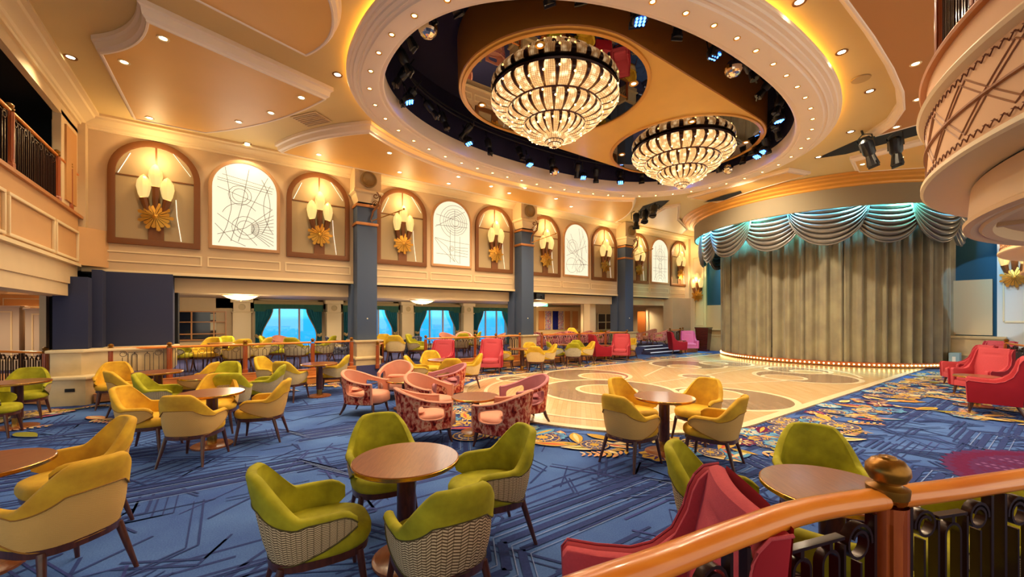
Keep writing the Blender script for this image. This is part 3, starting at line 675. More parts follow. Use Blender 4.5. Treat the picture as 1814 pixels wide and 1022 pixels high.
# ---- lower level behind the columns
B = MB(); B.box(-13.35, XW-.28, -2.3, 19.3, 2.38, 2.8); struct(B.build('trim_5', M_cream, smooth=False))
B = MB(); B.box(-18.4, -13.0, -8, 22, 2.42, 2.5); struct(B.build('ceiling', mat('low_ceiling', 'cdb088', .6), smooth=False))
B = MB(); B.prism([(-18, -8), (-13.6, -8), (-13.3, -4.2), (-12.35, -3.1), (-12.35, -2.5), (-12.0, -2.2), (-12.0, 16.3), (-12.9, 16.3), (-12.9, 18.1), (-11.9, 18.1), (-11.9, 21), (-18, 21)], .001, PH); B.build('floor', flat('aisle_carpet', '4e4e78'), smooth=False); struct(bpy.data.objects['floor.002'])
st = thing('wooden_steps', 'honey-wood step risers in front of the left railing', 'steps')
for (x0, x1, z0, z1) in ((-12.0, -11.58, .03, .19), (-12.0, -11.86, .19, .37)):
    for y0, y1 in ((-2.2, 3.0), (5.0, 9.0), (9.85, 15.0)):
        B = MB(); B.box(x0, x1, y0, y1, z0, z1); B.box(x0, x1+.02, y0, y1, z1, z1+.015); B.build('step', M_step, st, bevel=.004)
B = MB(); B.box(-12.0, -11.63, -2.2, 15.2, 0.0, .03); B.build('plinth', M_black, st)
st2 = thing('carpeted_steps', 'carpeted steps with white nosings beyond the third column', 'steps')
for i, (x1, z) in enumerate(((-11.5, .13), (-11.9, .25), (-12.3, .36))):
    B = MB(); B.box(-12.95, x1, 16.0+.1*i, 18.3-.1*i, z-.12, z); B.build('step', flat('step_carpet', '3c3a58'), st2)
    B = MB(); B.box(x1-.03, x1+.012, 16.0+.1*i, 18.3-.1*i, z-.03, z+.004); B.build('nosing', mat('white_nosing', 'cfd6ea', .4, emit=.25), st2)
B = MB(); B.prism([(-11.9, 18.3), (-11.4, 18.4), (-11.3, 19.6), (-12.0, 19.7)], 0, .33); o_ = B.build('plinth_block', M_step); tag(o_, 'low honey-wood block beneath the last railing by the stage wall', 'plinth')
# window wall at X = -17.3
def window_bay(yc, idx):
    t = thing('window_1', 'sea window with grey mullions', 'window'); t['kind'] = 'structure'; t.name = 'window_%d' % idx; t.location = (-17.3, yc, 0)
    del t['label']; del t['category']
    B = MB()
    for y in (-.98, -.33, .33, .98): B.box(-.03, .05, y-.03, y+.03, .5, 2.1)
    B.box(-.03, .05, -1, 1, .5, .56); B.build('window_frame', mat('window_grey', 'b9a9a0', .5), t, smooth=False)
    B = MB(); B.box(0, .008, -.98, .98, .55, 2.1); g = bpy.data.materials.get('pane_glass')
    if not g:
        g = bpy.data.materials.new('pane_glass'); g.use_nodes = True; nt_ = g.node_tree; nt_.nodes.clear()
        o_ = N(nt_, 'ShaderNodeOutputMaterial'); mx_ = N(nt_, 'ShaderNodeMixShader'); tr = N(nt_, 'ShaderNodeBsdfTransparent'); gl = N(nt_, 'ShaderNodeBsdfGlossy'); gl.inputs['Roughness'].default_value = .02
        mx_.inputs[0].default_value = .08; nt_.links.new(tr.outputs[0], mx_.inputs[1]); nt_.links.new(gl.outputs[0], mx_.inputs[2]); nt_.links.new(mx_.outputs[0], o_.inputs[0])
    B.build('pane', g, t, smooth=False)
    return t
wy = [1.94, 4.94, 7.94, 10.94]
for i, y in enumerate(wy): window_bay(y, i+1)
B = MB()
for y0, y1 in ((-.3, .95), (2.93, 3.95), (5.93, 6.95), (8.93, 9.95), (11.93, 13.0)): B.box(-17.55, -17.3, y0, y1, 0, 2.5)
B.box(-17.55, -17.3, -.3, 13, 0, .52); B.box(-17.55, -17.3, -.3, 13, 2.08, 2.5); struct(B.build('wall_window', M_cream, smooth=False))
M_teal = mat('teal_drape', '1a6c7c', .8, sheen=.3); M_trimb = mat('drape_trim', 'a08a5c', .7)
for i, y in enumerate(wy):
    t = thing('window_drapes', 'teal drapes and scalloped pelmet of the %s sea window from the left' % ordn[i], 'curtains', (-17.2, y, 0), 0, 'teal window drapes')
    B = MB()
    B.grid(lambda u, v: (.12+.02*sin(u*60), lerp(-1.14, 1.14, u), lerp(2.22-.0, 2.30, 1-v) if v == 0 else 2.04+.055*(abs(u-.5)*2)**.5*0+(-.07 if abs(u-.5) > .34 else .05*cos((u-.5)*PI/.68))), 60, 1)
    B.build('pelmet', mat('green_pelmet', '2c5c4c', .8), t)
    B = MB(); B.box(.0, .16, -1.14, 1.14, 2.24, 2.36); B.build('pelmet_rail', M_trimb, t)
    for s in (-1, 1):
        B = MB()
        def dr(u, v, s=s):
            z = lerp(2.1, .42, v); w0 = .55 if v < .0 else lerp(.55, .2, sstep(0, .62, v)) if v < .62 else lerp(.2, .3, sstep(.62, 1, v))
            return (.06+.03*sin(u*38), s*(1.10-w0*u), z)
        B.grid(dr, 36, 14); d_ = B.build('drape', M_teal, t)
        B = MB(); B.tube([(.1, s*(1.10), 1.12), (.12, s*1.0, 1.04), (.1, s*.93, 1.1)], .04, 6, ry=.06); B.build('tieback', M_trimb, d_)
        B = MB(); B.tube([(.11, s*(1.10-lerp(.55, .2, sstep(0, .62, k/14)) if k/14 < .62 else 1.16-lerp(.2, .3, sstep(.62, 1, k/14))), lerp(2.1, .42, k/14)) for k in range(15)] if False else [(.1, s*(1.10-(lerp(.55, .2, sstep(0, .62, k/14)) if k/14 < .62 else lerp(.2, .3, sstep(.62, 1, k/14)))), lerp(2.1, .42, k/14)) for k in range(15)], .018, 5); B.build('braid', M_trimb, d_)
def make_pil():
    t = thing('pilaster', 'x', 'pillar'); B = MB()
    B.box(-.15, .2, -.27, .27, .36, 1.92); B.build('shaft', M_cream2, t, bevel=.01)
    B = MB(); B.box(-.15, .24, -.31, .31, 1.92, 1.96); B.box(-.15, .21, -.25, .25, 1.96, 2.28); B.box(-.15, .27, -.33, .33, 2.28, 2.42); B.build('capital', M_cream2, t, bevel=.015)
    B = MB(); B.lathe([(.10, 0), (.11, .02), (.09, .02), (.085, .01), (.001, .01)], 20); B.xf(Matrix.Translation((.21, 0, 2.12)) @ Matrix.Rotation(PI/2, 4, 'Y')); B.build('medallion', mat('medallion', 'c9b080', .5), t)
    return t
PIL = make_pil()
for i, y in enumerate((.44, 3.44, 6.44, 9.44, 12.2)): place(PIL, (-17.1, y, 0), 0, 'cream pillar with a round medallion between the sea windows, %s from the left' % ordn[i], 'cream pillars of the window wall')
def make_bowl():
    t = thing('ceiling_bowl_lamp', 'x', 'ceiling lamp'); B = MB(); B.lathe([(.43, 0), (.45, -.02), (.45, -.05), (.42, -.06)], 36); B.build('rim', M_cream2, t)
    B = MB(); B.lathe([(.42, -.05), (.33, -.11), (.2, -.155), (.001, -.175)], 36); B.build('bowl', mat('bowl_glass', 'fff0cc', .4, emit=1.6, ecol='ffe2a0'), t)
    B = MB(); B.lathe([(.03, -.17), (.02, -.20), (.001, -.21)], 10); B.build('finial', M_bronze, t); return t
BOWL = make_bowl()
for i, (x, y) in enumerate(((-13.75, .33), (-14, 5.87), (-14, 11.3))):
    place(BOWL, (x, y, 2.42), 0, 'shallow glowing bowl lamp under the low ceiling, %s from the left' % ordn[i], 'bowl lamps of the low ceiling')
    lamp('bowl_light', 'POINT', (x, y, 2.02), 60, (1, .80, .52), .25)
for y in (-1.2, 3, 8.5, 14, 17.5, 19.5): lamp('aisle_downlight', 'SPOT', (-15, y, 2.4), 140, (1, .80, .52), .1, spot=2.6)
# gridded opening and cream wall at the left end of the aisle
B = MB(); B.box(-17.4, -17.2, -3.2, -.3, 1.95, 2.5); B.box(-17.4, -17.2, -3.2, -.3, 0, 1.0); B.box(-17.4, -13.0, -3.3, -3.2, 0, 2.5); B.box(-20, -19.9, -4, .5, 0, 2.6); struct(B.build('wall_aisle', M_cream, smooth=False))
t = thing('gridded_screen', 'dark glass screen in a honey-wood grid at the left end of the window aisle', 'screen', (-17.15, 0, 0))
B = MB()
for y in (-1.3, -.95, -.35, -.02): B.box(0, .05, y-.02, y+.02, 1.0, 1.95)
for z in (1.0, 1.2, 1.6, 1.95): B.box(0, .055, -1.45, .0, z-.015, z+.015)
B.build('grid_frame', mat('screen_wood', 'c8884c', .4), t)
B = MB(); B.box(-.02, -.01, -1.4, -.45, 1.05, 1.95); B.build('dark_pane', mat('dark_glass', '1a2030', .1, coat=.4), t)
t = thing('framed_picture', 'small framed picture with a dark frame seen through the gridded screen', 'picture', (-19.88, 0, 0))
B = MB(); B.box(0, .03, -.85, -.25, 1.6, 1.95); B.build('frame', M_leg, t)
B = MB(); B.box(.03, .035, -.79, -.31, 1.65, 1.9); B.build('print', mat('picture_print', 'b9a888', .5, noise=.4, nscale=5), t)
t = thing('table_lamp', 'lit table lamp seen through the gridded screen', 'lamp', (-18.6, -.75, 1.28)); B = MB(); B.lathe([(.09, .28), (.13, .12)], 16); B.build('lamp_shade', M_shade, t); B = MB(); B.lathe([(.001, 0), (.06, 0), (.015, .03), (.02, .14)], 12); B.build('base', M_brass, t)
B = MB(); B.box(-19.2, -18.2, -1.6, .2, .36, 1.28); tag(B.build('sideboard', M_walnut), 'walnut sideboard under the lit lamp seen through the gridded screen', 'sideboard')
# far aisle furniture wall
B = MB(); B.box(-17.4, -17.1, 13, 21, 0, 2.5); B.box(-17.4, -12.2, 20.9, 21.1, 0, 2.8); struct(B.build('wall_far', M_cream, smooth=False))
t = thing('panelled_cabinet', 'honey-wood cabinet with stained glass doors beyond the second column', 'cabinet', (-16.95, 13.2, 0))
B = MB(); B.box(0, .5, 0, 3.4, .36, 2.2); B.box(0, .56, -.05, 3.45, 2.2, 2.32); B.build('body', mat('cabinet_cream', 'd8b47c', .5), t, bevel=.01)
for i, (y, m_) in enumerate(((.15, 'w'), (.62, 's'), (1.12, 'd'), (1.5, 's'), (2.0, 'w'), (2.6, 'w'))):
    B = MB(); B.box(.5, .53, y, y+.4, 1.1, 2.1)
    B.build('door', {'w': mat('cabinet_wood', 'c07a3c', .45), 's': floral('stained_glass', ['101840', 'd8c8a0', '2a4aa0', 'c8552a', 'e8d8b0', '141a40']) if 'stained_glass' not in bpy.data.materials else bpy.data.materials['stained_glass'], 'd': mat('cobalt_glass', '141c60', .1)}[m_], t, bevel=.006)
B = MB(); B.box(-13.9, -13.5, 14.1, 14.5, .36, 2.42); tag(B.build('square_pillar', M_cream2, bevel=.01), 'plain cream square pillar with an intercom beyond the second column', 'pillar')
t = thing('dark_gridded_opening', 'dark opening with a cream grid beside the third column', 'opening', (-14.8, 16.9, 0))
B = MB(); B.box(0, .05, -.9, .9, 1.1, 1.95); B.build('dark_pane', mat('brown_glass', '3a2018', .2), t)
B = MB()
for y in (-.9, -.3, .3, .9): B.box(.05, .08, y-.02, y+.02, 1.1, 1.95)
for z in (1.1, 1.5, 1.95): B.box(.05, .08, -.9, .9, z-.02, z+.02)
B.build('grid_frame', M_cream2, t)
B = MB(); B.box(-15.0, -14.82, 15.0, 18.4, 0, 2.5); struct(B.build('wall_aisle', M_cream, smooth=False))
t = thing('cream_partition', 'cream panelled partition with a wooden door beyond the carpeted steps', 'partition', (-14.0, 20.0, 0))
B = MB(); B.box(-.6, 1.1, 0, .1, .36, 2.2); B.box(-.65, 1.15, -.06, .12, 2.2, 2.28); B.box(-.65, -.5, -.05, .12, .36, 2.2); B.build('panel', M_cream2, t, bevel=.008)
B = MB(); B.box(-1.3, -.75, 0.02, .08, .36, 2.1); B.build('door', mat('orange_door', 'a85a24', .4), t)
B = MB(); B.box(-13.0, -12.45, 19.2, YF, 0, 2.8); struct(B.build('wall_corner', M_wall, smooth=False))
t = thing('exit_sign', 'small green glowing exit sign under the low ceiling', 'exit sign', (-15.2, 12.7, 2.30)); t['label'] = 'small green illuminated sign under the low ceiling beyond the second column'; t['category'] = 'sign'
B = MB(); B.box(-.02, .02, -.2, .2, 0, .12); B.build('lit_panel', mat('green_sign', '7fe8b0', .4, emit=2, ecol='58e8a0'), t)

# ---- left corner: navy pier, marble wall, rear balcony
B = MB(); B.box(-13.0, -12.62, -2.35, -1.05, 1.08, 2.79); B.box(-13.2, -12.0, -2.87, -2.36, 1.08, 2.6); B.box(-12.8, -12.3, -2.37, -2.2, 1.08, 2.79)
o_ = B.build('navy_pier', M_navy, bevel=.01); tag(o_, 'broad navy-blue covered pier in the left corner under the balcony', 'pier')
t = thing('marble_dado', 'cream marble dado with a ledge and socket below the navy pier', 'dado')
B = MB(); B.prism(ccw([(-11.66, -2.84), (-11.5, -2.30), (-11.62, -2.22), (-12.1, -2.1), (-13, -2.1), (-13, -2.84)]), 0, .52); B.build('lower_block', M_stone, t, bevel=.01)
B = MB(); B.prism(ccw([(-11.60, -2.90), (-11.43, -2.28), (-11.56, -2.17), (-11.95, -2.02), (-13, -2.02), (-13, -2.90)]), .52, .58); B.build('ledge', M_cream2, t, bevel=.02)
B = MB(); B.prism(ccw([(-11.86, -2.87), (-11.8, -2.42), (-11.95, -2.2), (-12.1, -1.0), (-13, -1.0), (-13, -2.87)]), .58, 1.04); B.build('upper_block', M_stone, t, bevel=.01)
B = MB(); B.prism(ccw([(-11.80, -2.93), (-11.74, -2.38), (-11.9, -2.15), (-12.05, -.95), (-13, -.95), (-13, -2.93)]), 1.04, 1.10); B.build('coping', M_cream2, t, bevel=.02)
B = MB(); B.obox((-11.565, -2.53), (.16, .54), .15, .02, .28, .345); B.build('socket', M_black, t, bevel=.004)
B = MB(); B.prism(ccw([(-12.0, -2.86), (-12.3, -3.05), (-13.25, -4.1), (-13.6, -7.5), (-15.4, -7.5), (-15.4, -3.5), (-13.2, -2.86)]), .0, .37)
B.prism(ccw([(-11.75, -2.86), (-12.1, -3.15), (-12.95, -4.2), (-13.3, -7.5), (-15.4, -7.5), (-15.4, -3.5), (-13.2, -2.86)]), .03, .19); tag(B.build('corner_steps', M_step, bevel=.005), 'honey-wood corner steps left of the marble dado', 'steps')
# rear balcony front
B = MB(); B.box(-12.6, -3, YB-.45, YB-.05, 2.2, 2.55); B.box(-12.5, -3, YB-.3, YB-.02, 2.45, 2.88); B.box(-13.2, -3, YB-3, YB-.45, 2.42, 2.5); struct(B.build('trim_6', M_cream, smooth=False))
bf = thing('rear_balcony_front', 'cream panelled front of the rear balcony at the left', 'balcony front')
B = MB(); B.box(-12.35, -3, YB-.12, YB+.02, 2.88, 3.88); B.prism([(-12.35, YB+.02), (-12.35, YB-.12), (-12.9, YB-.12), (-12.72, YB+.45)][::1], 2.88, 3.70); B.build('face', mat('balcony_fabric', 'cf9f68', .7, noise=.06, nscale=2), bf, smooth=False)
for a, b_ in ((-12.25, -10.9), (-10.8, -8.9), (-8.8, -6.9)):
    B = MB()
    for x0, x1, z0, z1 in ((a, b_, 2.93, 2.98), (a, b_, 3.52, 3.57), (a, a+.045, 2.98, 3.52), (b_-.045, b_, 2.98, 3.52)): B.box(x0, x1, YB+.02, YB+.06, z0, z1)
    B.build('panel_moulding', M_cream2, bf, bevel=.008)
B = MB(); B.box(-12.9, -3, YB-.14, YB+.07, 3.88, 3.94); B.build('coping', mat('coping_wood', 'b87840', .4), bf)
B = MB(); B.box(-12.4, -3, YB-.14, YB+.06, 2.84, 2.90); B.build('lower_moulding', M_cream2, bf)
# dark gallery behind the rear balcony and its framing
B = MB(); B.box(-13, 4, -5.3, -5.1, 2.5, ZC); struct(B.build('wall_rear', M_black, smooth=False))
B = MB(); B.box(-12.9, 4, YB-.12, YB-.02, 5.72, ZC); B.box(-12.75, -12.5, YB-.4, YB+.1, 3.7, 5.98); B.box(-12.5, -11.45, YB-.14, YB-.02, 3.9, 5.8); struct(B.build('trim_7', M_cream, smooth=False))
B = MB(); B.loops([[(x, YB-.02+d, h) for d, h in crown] for x in (-12.7, 4)]); struct(B.build('trim_8', M_cream2, ang=.4))
B = MB(); B.box(-12.3, -11.65, YB-.02, YB+.01, 4.1, 5.6); struct(B.build('trim_9', mat('amber_panel', 'c08a4c', .6), smooth=False))
B = MB(); B.grid(lambda u, v: (lerp(-10.9, -10.0, u), -4.6+.04*sin(u*40), lerp(3.9, 5.8, v)), 40, 1); tag(B.build('gallery_curtain', mat('grey_curtain', '4a4450', .8)), 'plain grey curtain in the dark gallery behind the rear balcony', 'curtain')
# room behind the left corner, seen under the balcony
B = MB(); B.box(-18.3, -18.1, -8.2, -3.2, 0, 2.5); B.box(-18.3, -13, -8.2, -8, 0, 2.5); struct(B.build('wall_back', mat('amber_wall', 'd99a56', .6), smooth=False))
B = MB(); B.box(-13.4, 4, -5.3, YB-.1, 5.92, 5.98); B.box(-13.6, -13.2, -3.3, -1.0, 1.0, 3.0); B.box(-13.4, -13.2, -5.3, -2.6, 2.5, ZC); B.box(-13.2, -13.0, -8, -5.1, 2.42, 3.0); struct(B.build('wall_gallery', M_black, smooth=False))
t = thing('wall_moulding_panels', 'amber wall panels with cream mouldings at the far left edge', 'wall panel', (-18.09, 0, 0))
for y0, y1 in ((-6.4, -5.45), (-5.3, -4.5), (-4.35, -3.5)): B = MB(); frame_rect(B, 0, y0, y1, 2.06, 2.32, .025, .02); B.build('moulding', M_cream2, t)
t = thing('cream_cupboards', 'cream panelled cupboards beneath amber panels at the far left edge', 'cupboard', (-16.4, 0, 0))
for y0, y1, z in ((-6.6, -4.52), (-4.42, -3.3)) and ((-6.6, -4.52, 2.02), (-4.42, -3.3, 1.96)):
    B = MB(); B.box(-.6, 0, y0, y1, .36, z); B.box(-.62, .05, y0-.03, y1+.03, z, z+.05); B.build('body', mat('lilac_cream', 'c9b6a4', .5), t, bevel=.008)
    B = MB(); frame_rect(B, 0, y0+.12, y1-.12, .6, z-.1, .03, .02); B.build('door_moulding', M_cream2, t)
lamp('under_balcony_light', 'SPOT', (-14.8, -4.6, 2.38), 90, (1, .74, .42), .1, spot=2.8)
lamp('under_balcony_light', 'SPOT', (-17.2, -4.6, 2.38), 60, (1, .70, .36), .1, spot=2.8)
# ================================================================ STAGE, BALCONIES, CHANDELIERS, LIGHTS
SX, SY, SR = -6.5, 21.3, 3.85
def arcpt(cx, cy, r, deg): return (cx+r*cos(math.radians(deg)), cy+r*sin(math.radians(deg)))
# stage platform with its bulb row
t = thing('stage', 'low curved stage edge with a row of bulbs below the curtain', 'stage')
B = MB(); B.prism([arcpt(SX, SY, SR+.12, 180+180*i/60) for i in range(61)]+[(SX+SR+.12, 23), (SX-SR-.12, 23)], .012, .20); B.build('platform', wood('stage_wood', '7a3a1c', '9c5428', .4), t, ang=.5)
B = MB(); B.loops([[arcpt(SX, SY, SR+d, 180+180*i/60)+(z,) for i in range(61)] for d, z in ((.12, .06), (.17, .06), (.17, .075), (.12, .08))], closed=False); B.build('light_rail', M_brass, t)
M_foot = mat('footlight', 'fff0c0', .4, emit=7, ecol='ffd27a')
for i in range(90):
    B = MB(); x, y = arcpt(SX, SY, SR+.15, 181+178*i/89); B.sphere((x, y, .125), .026, 8, 6); B.build('bulb', M_foot, t)
B = MB(); B.box(-10.9, -2.4, 19.0, 23, .012, .19) if False else None
# curtain
M_cur = bpy.data.materials.new('stage_velvet'); M_cur.use_nodes = True
t_ = M_cur.node_tree; b_ = t_.nodes['Principled BSDF']; b_.inputs['Roughness'].default_value = .7; b_.inputs['Sheen Weight'].default_value = .35; b_.inputs['Sheen Roughness'].default_value = .4
tcn = N(t_, 'ShaderNodeTexCoord'); n_ = N(t_, 'ShaderNodeTexNoise'); n_.inputs['Scale'].default_value = 1.1; n_.inputs['Detail'].default_value = 4
mp = N(t_, 'ShaderNodeMapping'); mp.inputs['Scale'].default_value = (2, 2, 1.6); r_ = N(t_, 'ShaderNodeValToRGB')
r_.color_ramp.elements[0].position = .35; r_.color_ramp.elements[0].color = lin('857a64')+(1,); r_.color_ramp.elements[1].position = .7; r_.color_ramp.elements[1].color = lin('9c9274')+(1,)
t_.links.new(tcn.outputs['Object'], mp.inputs[0]); t_.links.new(mp.outputs[0], n_.inputs['Vector']); t_.links.new(n_.outputs['Fac'], r_.inputs[0]); t_.links.new(r_.outputs[0], b_.inputs['Base Color'])
nW = 11; a0, a1 = 176, 364
for k in range(nW):
    B = MB(); fold = rnd.uniform(2.4, 3.2)
    def cu(u, v, k=k, fold=fold):
        a = lerp(a0, a1, (k-.02+1.04*u)/nW); z = lerp(.17, 5.6, v)
        gath = .10+.02*sin(k*1.7)
        r = SR+gath*(sin(2*PI*fold*u+k)+.45*sin(2*PI*fold*2.3*u+k*2)*(.4+.6*v))-.06*(2*u-1)**8
        return arcpt(SX, SY, r, a)+(z+.03*sin(PI*u)*0,)
    B.grid(cu, 46, 8)
    tag(B.build('stage_curtain', M_cur, ang=3), 'olive velvet width of the stage curtain, number %s from the left' % ['one', 'two', 'three', 'four', 'five', 'six', 'seven', 'eight', 'nine', 'ten', 'eleven'][k], 'stage curtain', 'widths of the stage curtain')
for o in [o for o in bpy.data.objects if o.name.startswith('stage_curtain')]: o['label'] = 'tall olive velvet width of the curved stage curtain'
# canopy: gold cornice, fascia darkened with shade in its colour
VX, VY, VR = -6.45, 20.0, 4.55
can = thing('stage_canopy', 'curved canopy over the stage with gold cornice and plain fascia', 'canopy')
def arcL(d, z, a=174, b=366, n=72): return [arcpt(VX, VY, VR+d, lerp(a, b, i/n))+(z,) for i in range(n+1)]
B = MB(); B.loops([arcL(d, z) for d, z in ((.55, 6.19), (.50, 6.14), (.40, 6.12), (.36, 6.08), (.22, 6.04), (.18, 5.99), (.06, 5.95), (.04, 5.90), (0, 5.88))], closed=False); B.build('gold_cornice', mat('gold_cornice', 'd8943a', .4, metal=.15, noise=.08, nscale=2), can, ang=.4)
B = MB(); B.loops([arcL(d, z) for d, z in ((0, 5.89), (0, 5.27), (-.03, 5.25), (-.07, 5.27), (-.07, 6.1))], closed=False); B.build('fascia', mat('shaded_fascia', '85755a', .8), can, ang=.4)
B = MB(); B.loops([arcL(-.07, 6.12, n=40), [(x*.01+VX*.99, y*.01+22*.99, 6.12) for x, y, z in arcL(-.07, 6.12, n=40)]], closed=False); B.build('top', M_black, can)
# swags
M_sw = mat('silver_satin', '7c756f', .3, metal=.45, spec=.6)
nS = 9; s0, s1 = 168, 372; VR2 = VR-.32
for k in range(nS):
    B = MB(); wa = (s1-s0)/nS
    def sw(u, v, k=k, wa=wa):
        a = s0+wa*(k+.5)+wa*.66*(2*u-1)
        par = 1-(2*u-1)**2; drop = (.16+1.34*v)
        z = 5.62-drop*(par**.62)*(1 if u > .0 else 1)-.16*v*(1-par)
        fold = 8; ph = 2*PI*fold*v
        amp = .085*par**.45
        r = VR2+.10*(k % 2)-.10+.16*par*sin(PI*min(1, v*1.1))*.6+amp*sin(ph)
        return arcpt(VX, VY, r, a)+(z+.035*cos(ph)*par,)
    B.grid(sw, 30, 108)
    B.tube([(lambda p: (p[0], p[1], p[2]-.01))(sw(i/24, 1)) for i in range(25)], .028, 6)
    o_ = B.build('valance_swag', M_sw, ang=3); tag(o_, 'silver satin swag, %s from the left of the stage valance' % (ordn+['ninth'])[k], 'curtain swag', 'swags of the stage valance')
for i, a in enumerate((188, 207, 226, 245, 264, 283, 302, 321, 340)):
    x, y = arcpt(VX, VY, VR-.10, a); col = ((.15, .75, 1), (.15, 1, .85), (.1, .55, 1))[i % 3]
    d = Vector((VX-x, VY-y, 0)).normalized(); 
    lamp('valance_wash', 'AREA', (x, y, 5.62), 110, col, .5, (d.x*.75, d.y*.75, -.65), size_y=.08)
# stage side walls at Y = 21
B = MB(); B.box(-12.7, -11.62, YF-.02, YF+.15, 0, ZC); B.box(-12.7, -12.5, 20.75, YF, 2.8, ZC); struct(B.build('wall_stage_left', M_cream2, smooth=False))
B = MB(); B.box(-11.62, -10.2, YF+.1, YF+.2, 2.4, ZC); B.box(-2.9, -1.62, YF+.1, YF+.2, 1.0, ZC); struct(B.build('wall_stage', mat('teal_wall', '1c4a5c', .8), smooth=False))
B = MB(); B.box(-11.62, -10.2, YF+.04, YF+.2, 0.0, 2.4); B.box(-2.65, -1.72, YF+.0, YF+.12, 1.15, 3.05); struct(B.build('wall_stage', mat('beige_baffle', 'cdb084', .8, bump=.1), smooth=False))
B = MB(); B.box(-11.7, -10.4, YF-.1, YF+.05, 0, .78); B.box(-11.72, -10.4, YF-.13, YF+.05, .78, .84); B.box(-11.72, -10.4, YF-.13, YF+.05, 1.08, 1.14); B.box(-2.75, -1.45, YF-.25, YF, 0, 1.03); B.box(-2.8, -1.4, YF-.32, YF, 1.03, 1.12); B.box(-2.8, -1.4, YF-.28, YF, .42, .48); struct(B.build('trim_10', M_stone, bevel=.01))
B = MB(); B.box(-2.95, -2.62, YF+.2, 23, 0, ZC); B.box(-10.6, -10.3, YF+.2, 23, 0, ZC); B.box(-13, 1, 23, 23.2, 0, 7); struct(B.build('wall_stage', M_black, smooth=False))
B = MB(); B.box(-1.62, 1.5, YF-.02, YF+.2, 0, ZC); struct(B.build('wall_stage_right', mat('ivory_wall', 'd8cfc0', .6), smooth=False))
B = MB()
for x0, x1, z0, z1 in ((-12.35, -12.31, 1.35, 5.0), (-11.78, -11.74, 1.35, 5.0), (-12.35, -11.74, 1.31, 1.35), (-12.35, -11.74, 5.0, 5.04), (-1.50, -1.46, 1.62, 5), (-1.46, -.2, 1.58, 1.64)): B.box(x0, x1, YF-.05, YF-.02, z0, z1)
struct(B.build('trim_11', M_cream2, bevel=.008))
dup(SCON, (-12.05, YF-.02, -1.17), -PI/2, 'gilt three-light star sconce on the narrow wall panel left of the stage'); lamp('sconce_light', 'POINT', (-12.05, YF-.35, 3.8), 22, (1, .70, .34), .1)
dup(SCON, (-1.25, YF-.02, -1.07), -PI/2, 'gilt star sconce half hidden under the balconies right of the stage'); lamp('sconce_light', 'POINT', (-1.25, YF-.35, 3.9), 14, (1, .75, .45), .1)
t = thing('stage_monitor', 'pale blue box with a white socket plate at the right foot of the curtain', 'box', (-2.5, YF-.6, 0)); B = MB(); B.box(-.13, .13, -.2, .2, .1, .55); B.build('body', mat('pale_blue', '8fb4c8', .5), t, bevel=.02)
B = MB(); B.box(-.04, .04, -.215, -.2, .25, .42); B.build('plate', mat('plate_white', 'e8eef4', .4), t)
t = thing('lectern', 'tapered dark wooden stand with a gilt plaque beside the stage', 'stand', (-11.35, 20.25, 0), math.radians(8))
B = MB(); B.loops([[(x*w_, y*w_*.8, z) for x, y in ((-1, -1), (1, -1), (1, 1), (-1, 1))] for w_, z in ((.24, .0), (.33, 1.18), (.35, 1.18), (.35, 1.24), (.001, 1.24))]); B.build('body', wood('mahogany', '3a1410', '5c2418', .25), t, ang=.4)
B = MB(); B.box(-.10, .10, -.285, -.27, .86, 1.06); B.xf(Matrix.Rotation(-.06, 4, 'X')); B.build('plaque', M_gold, t)

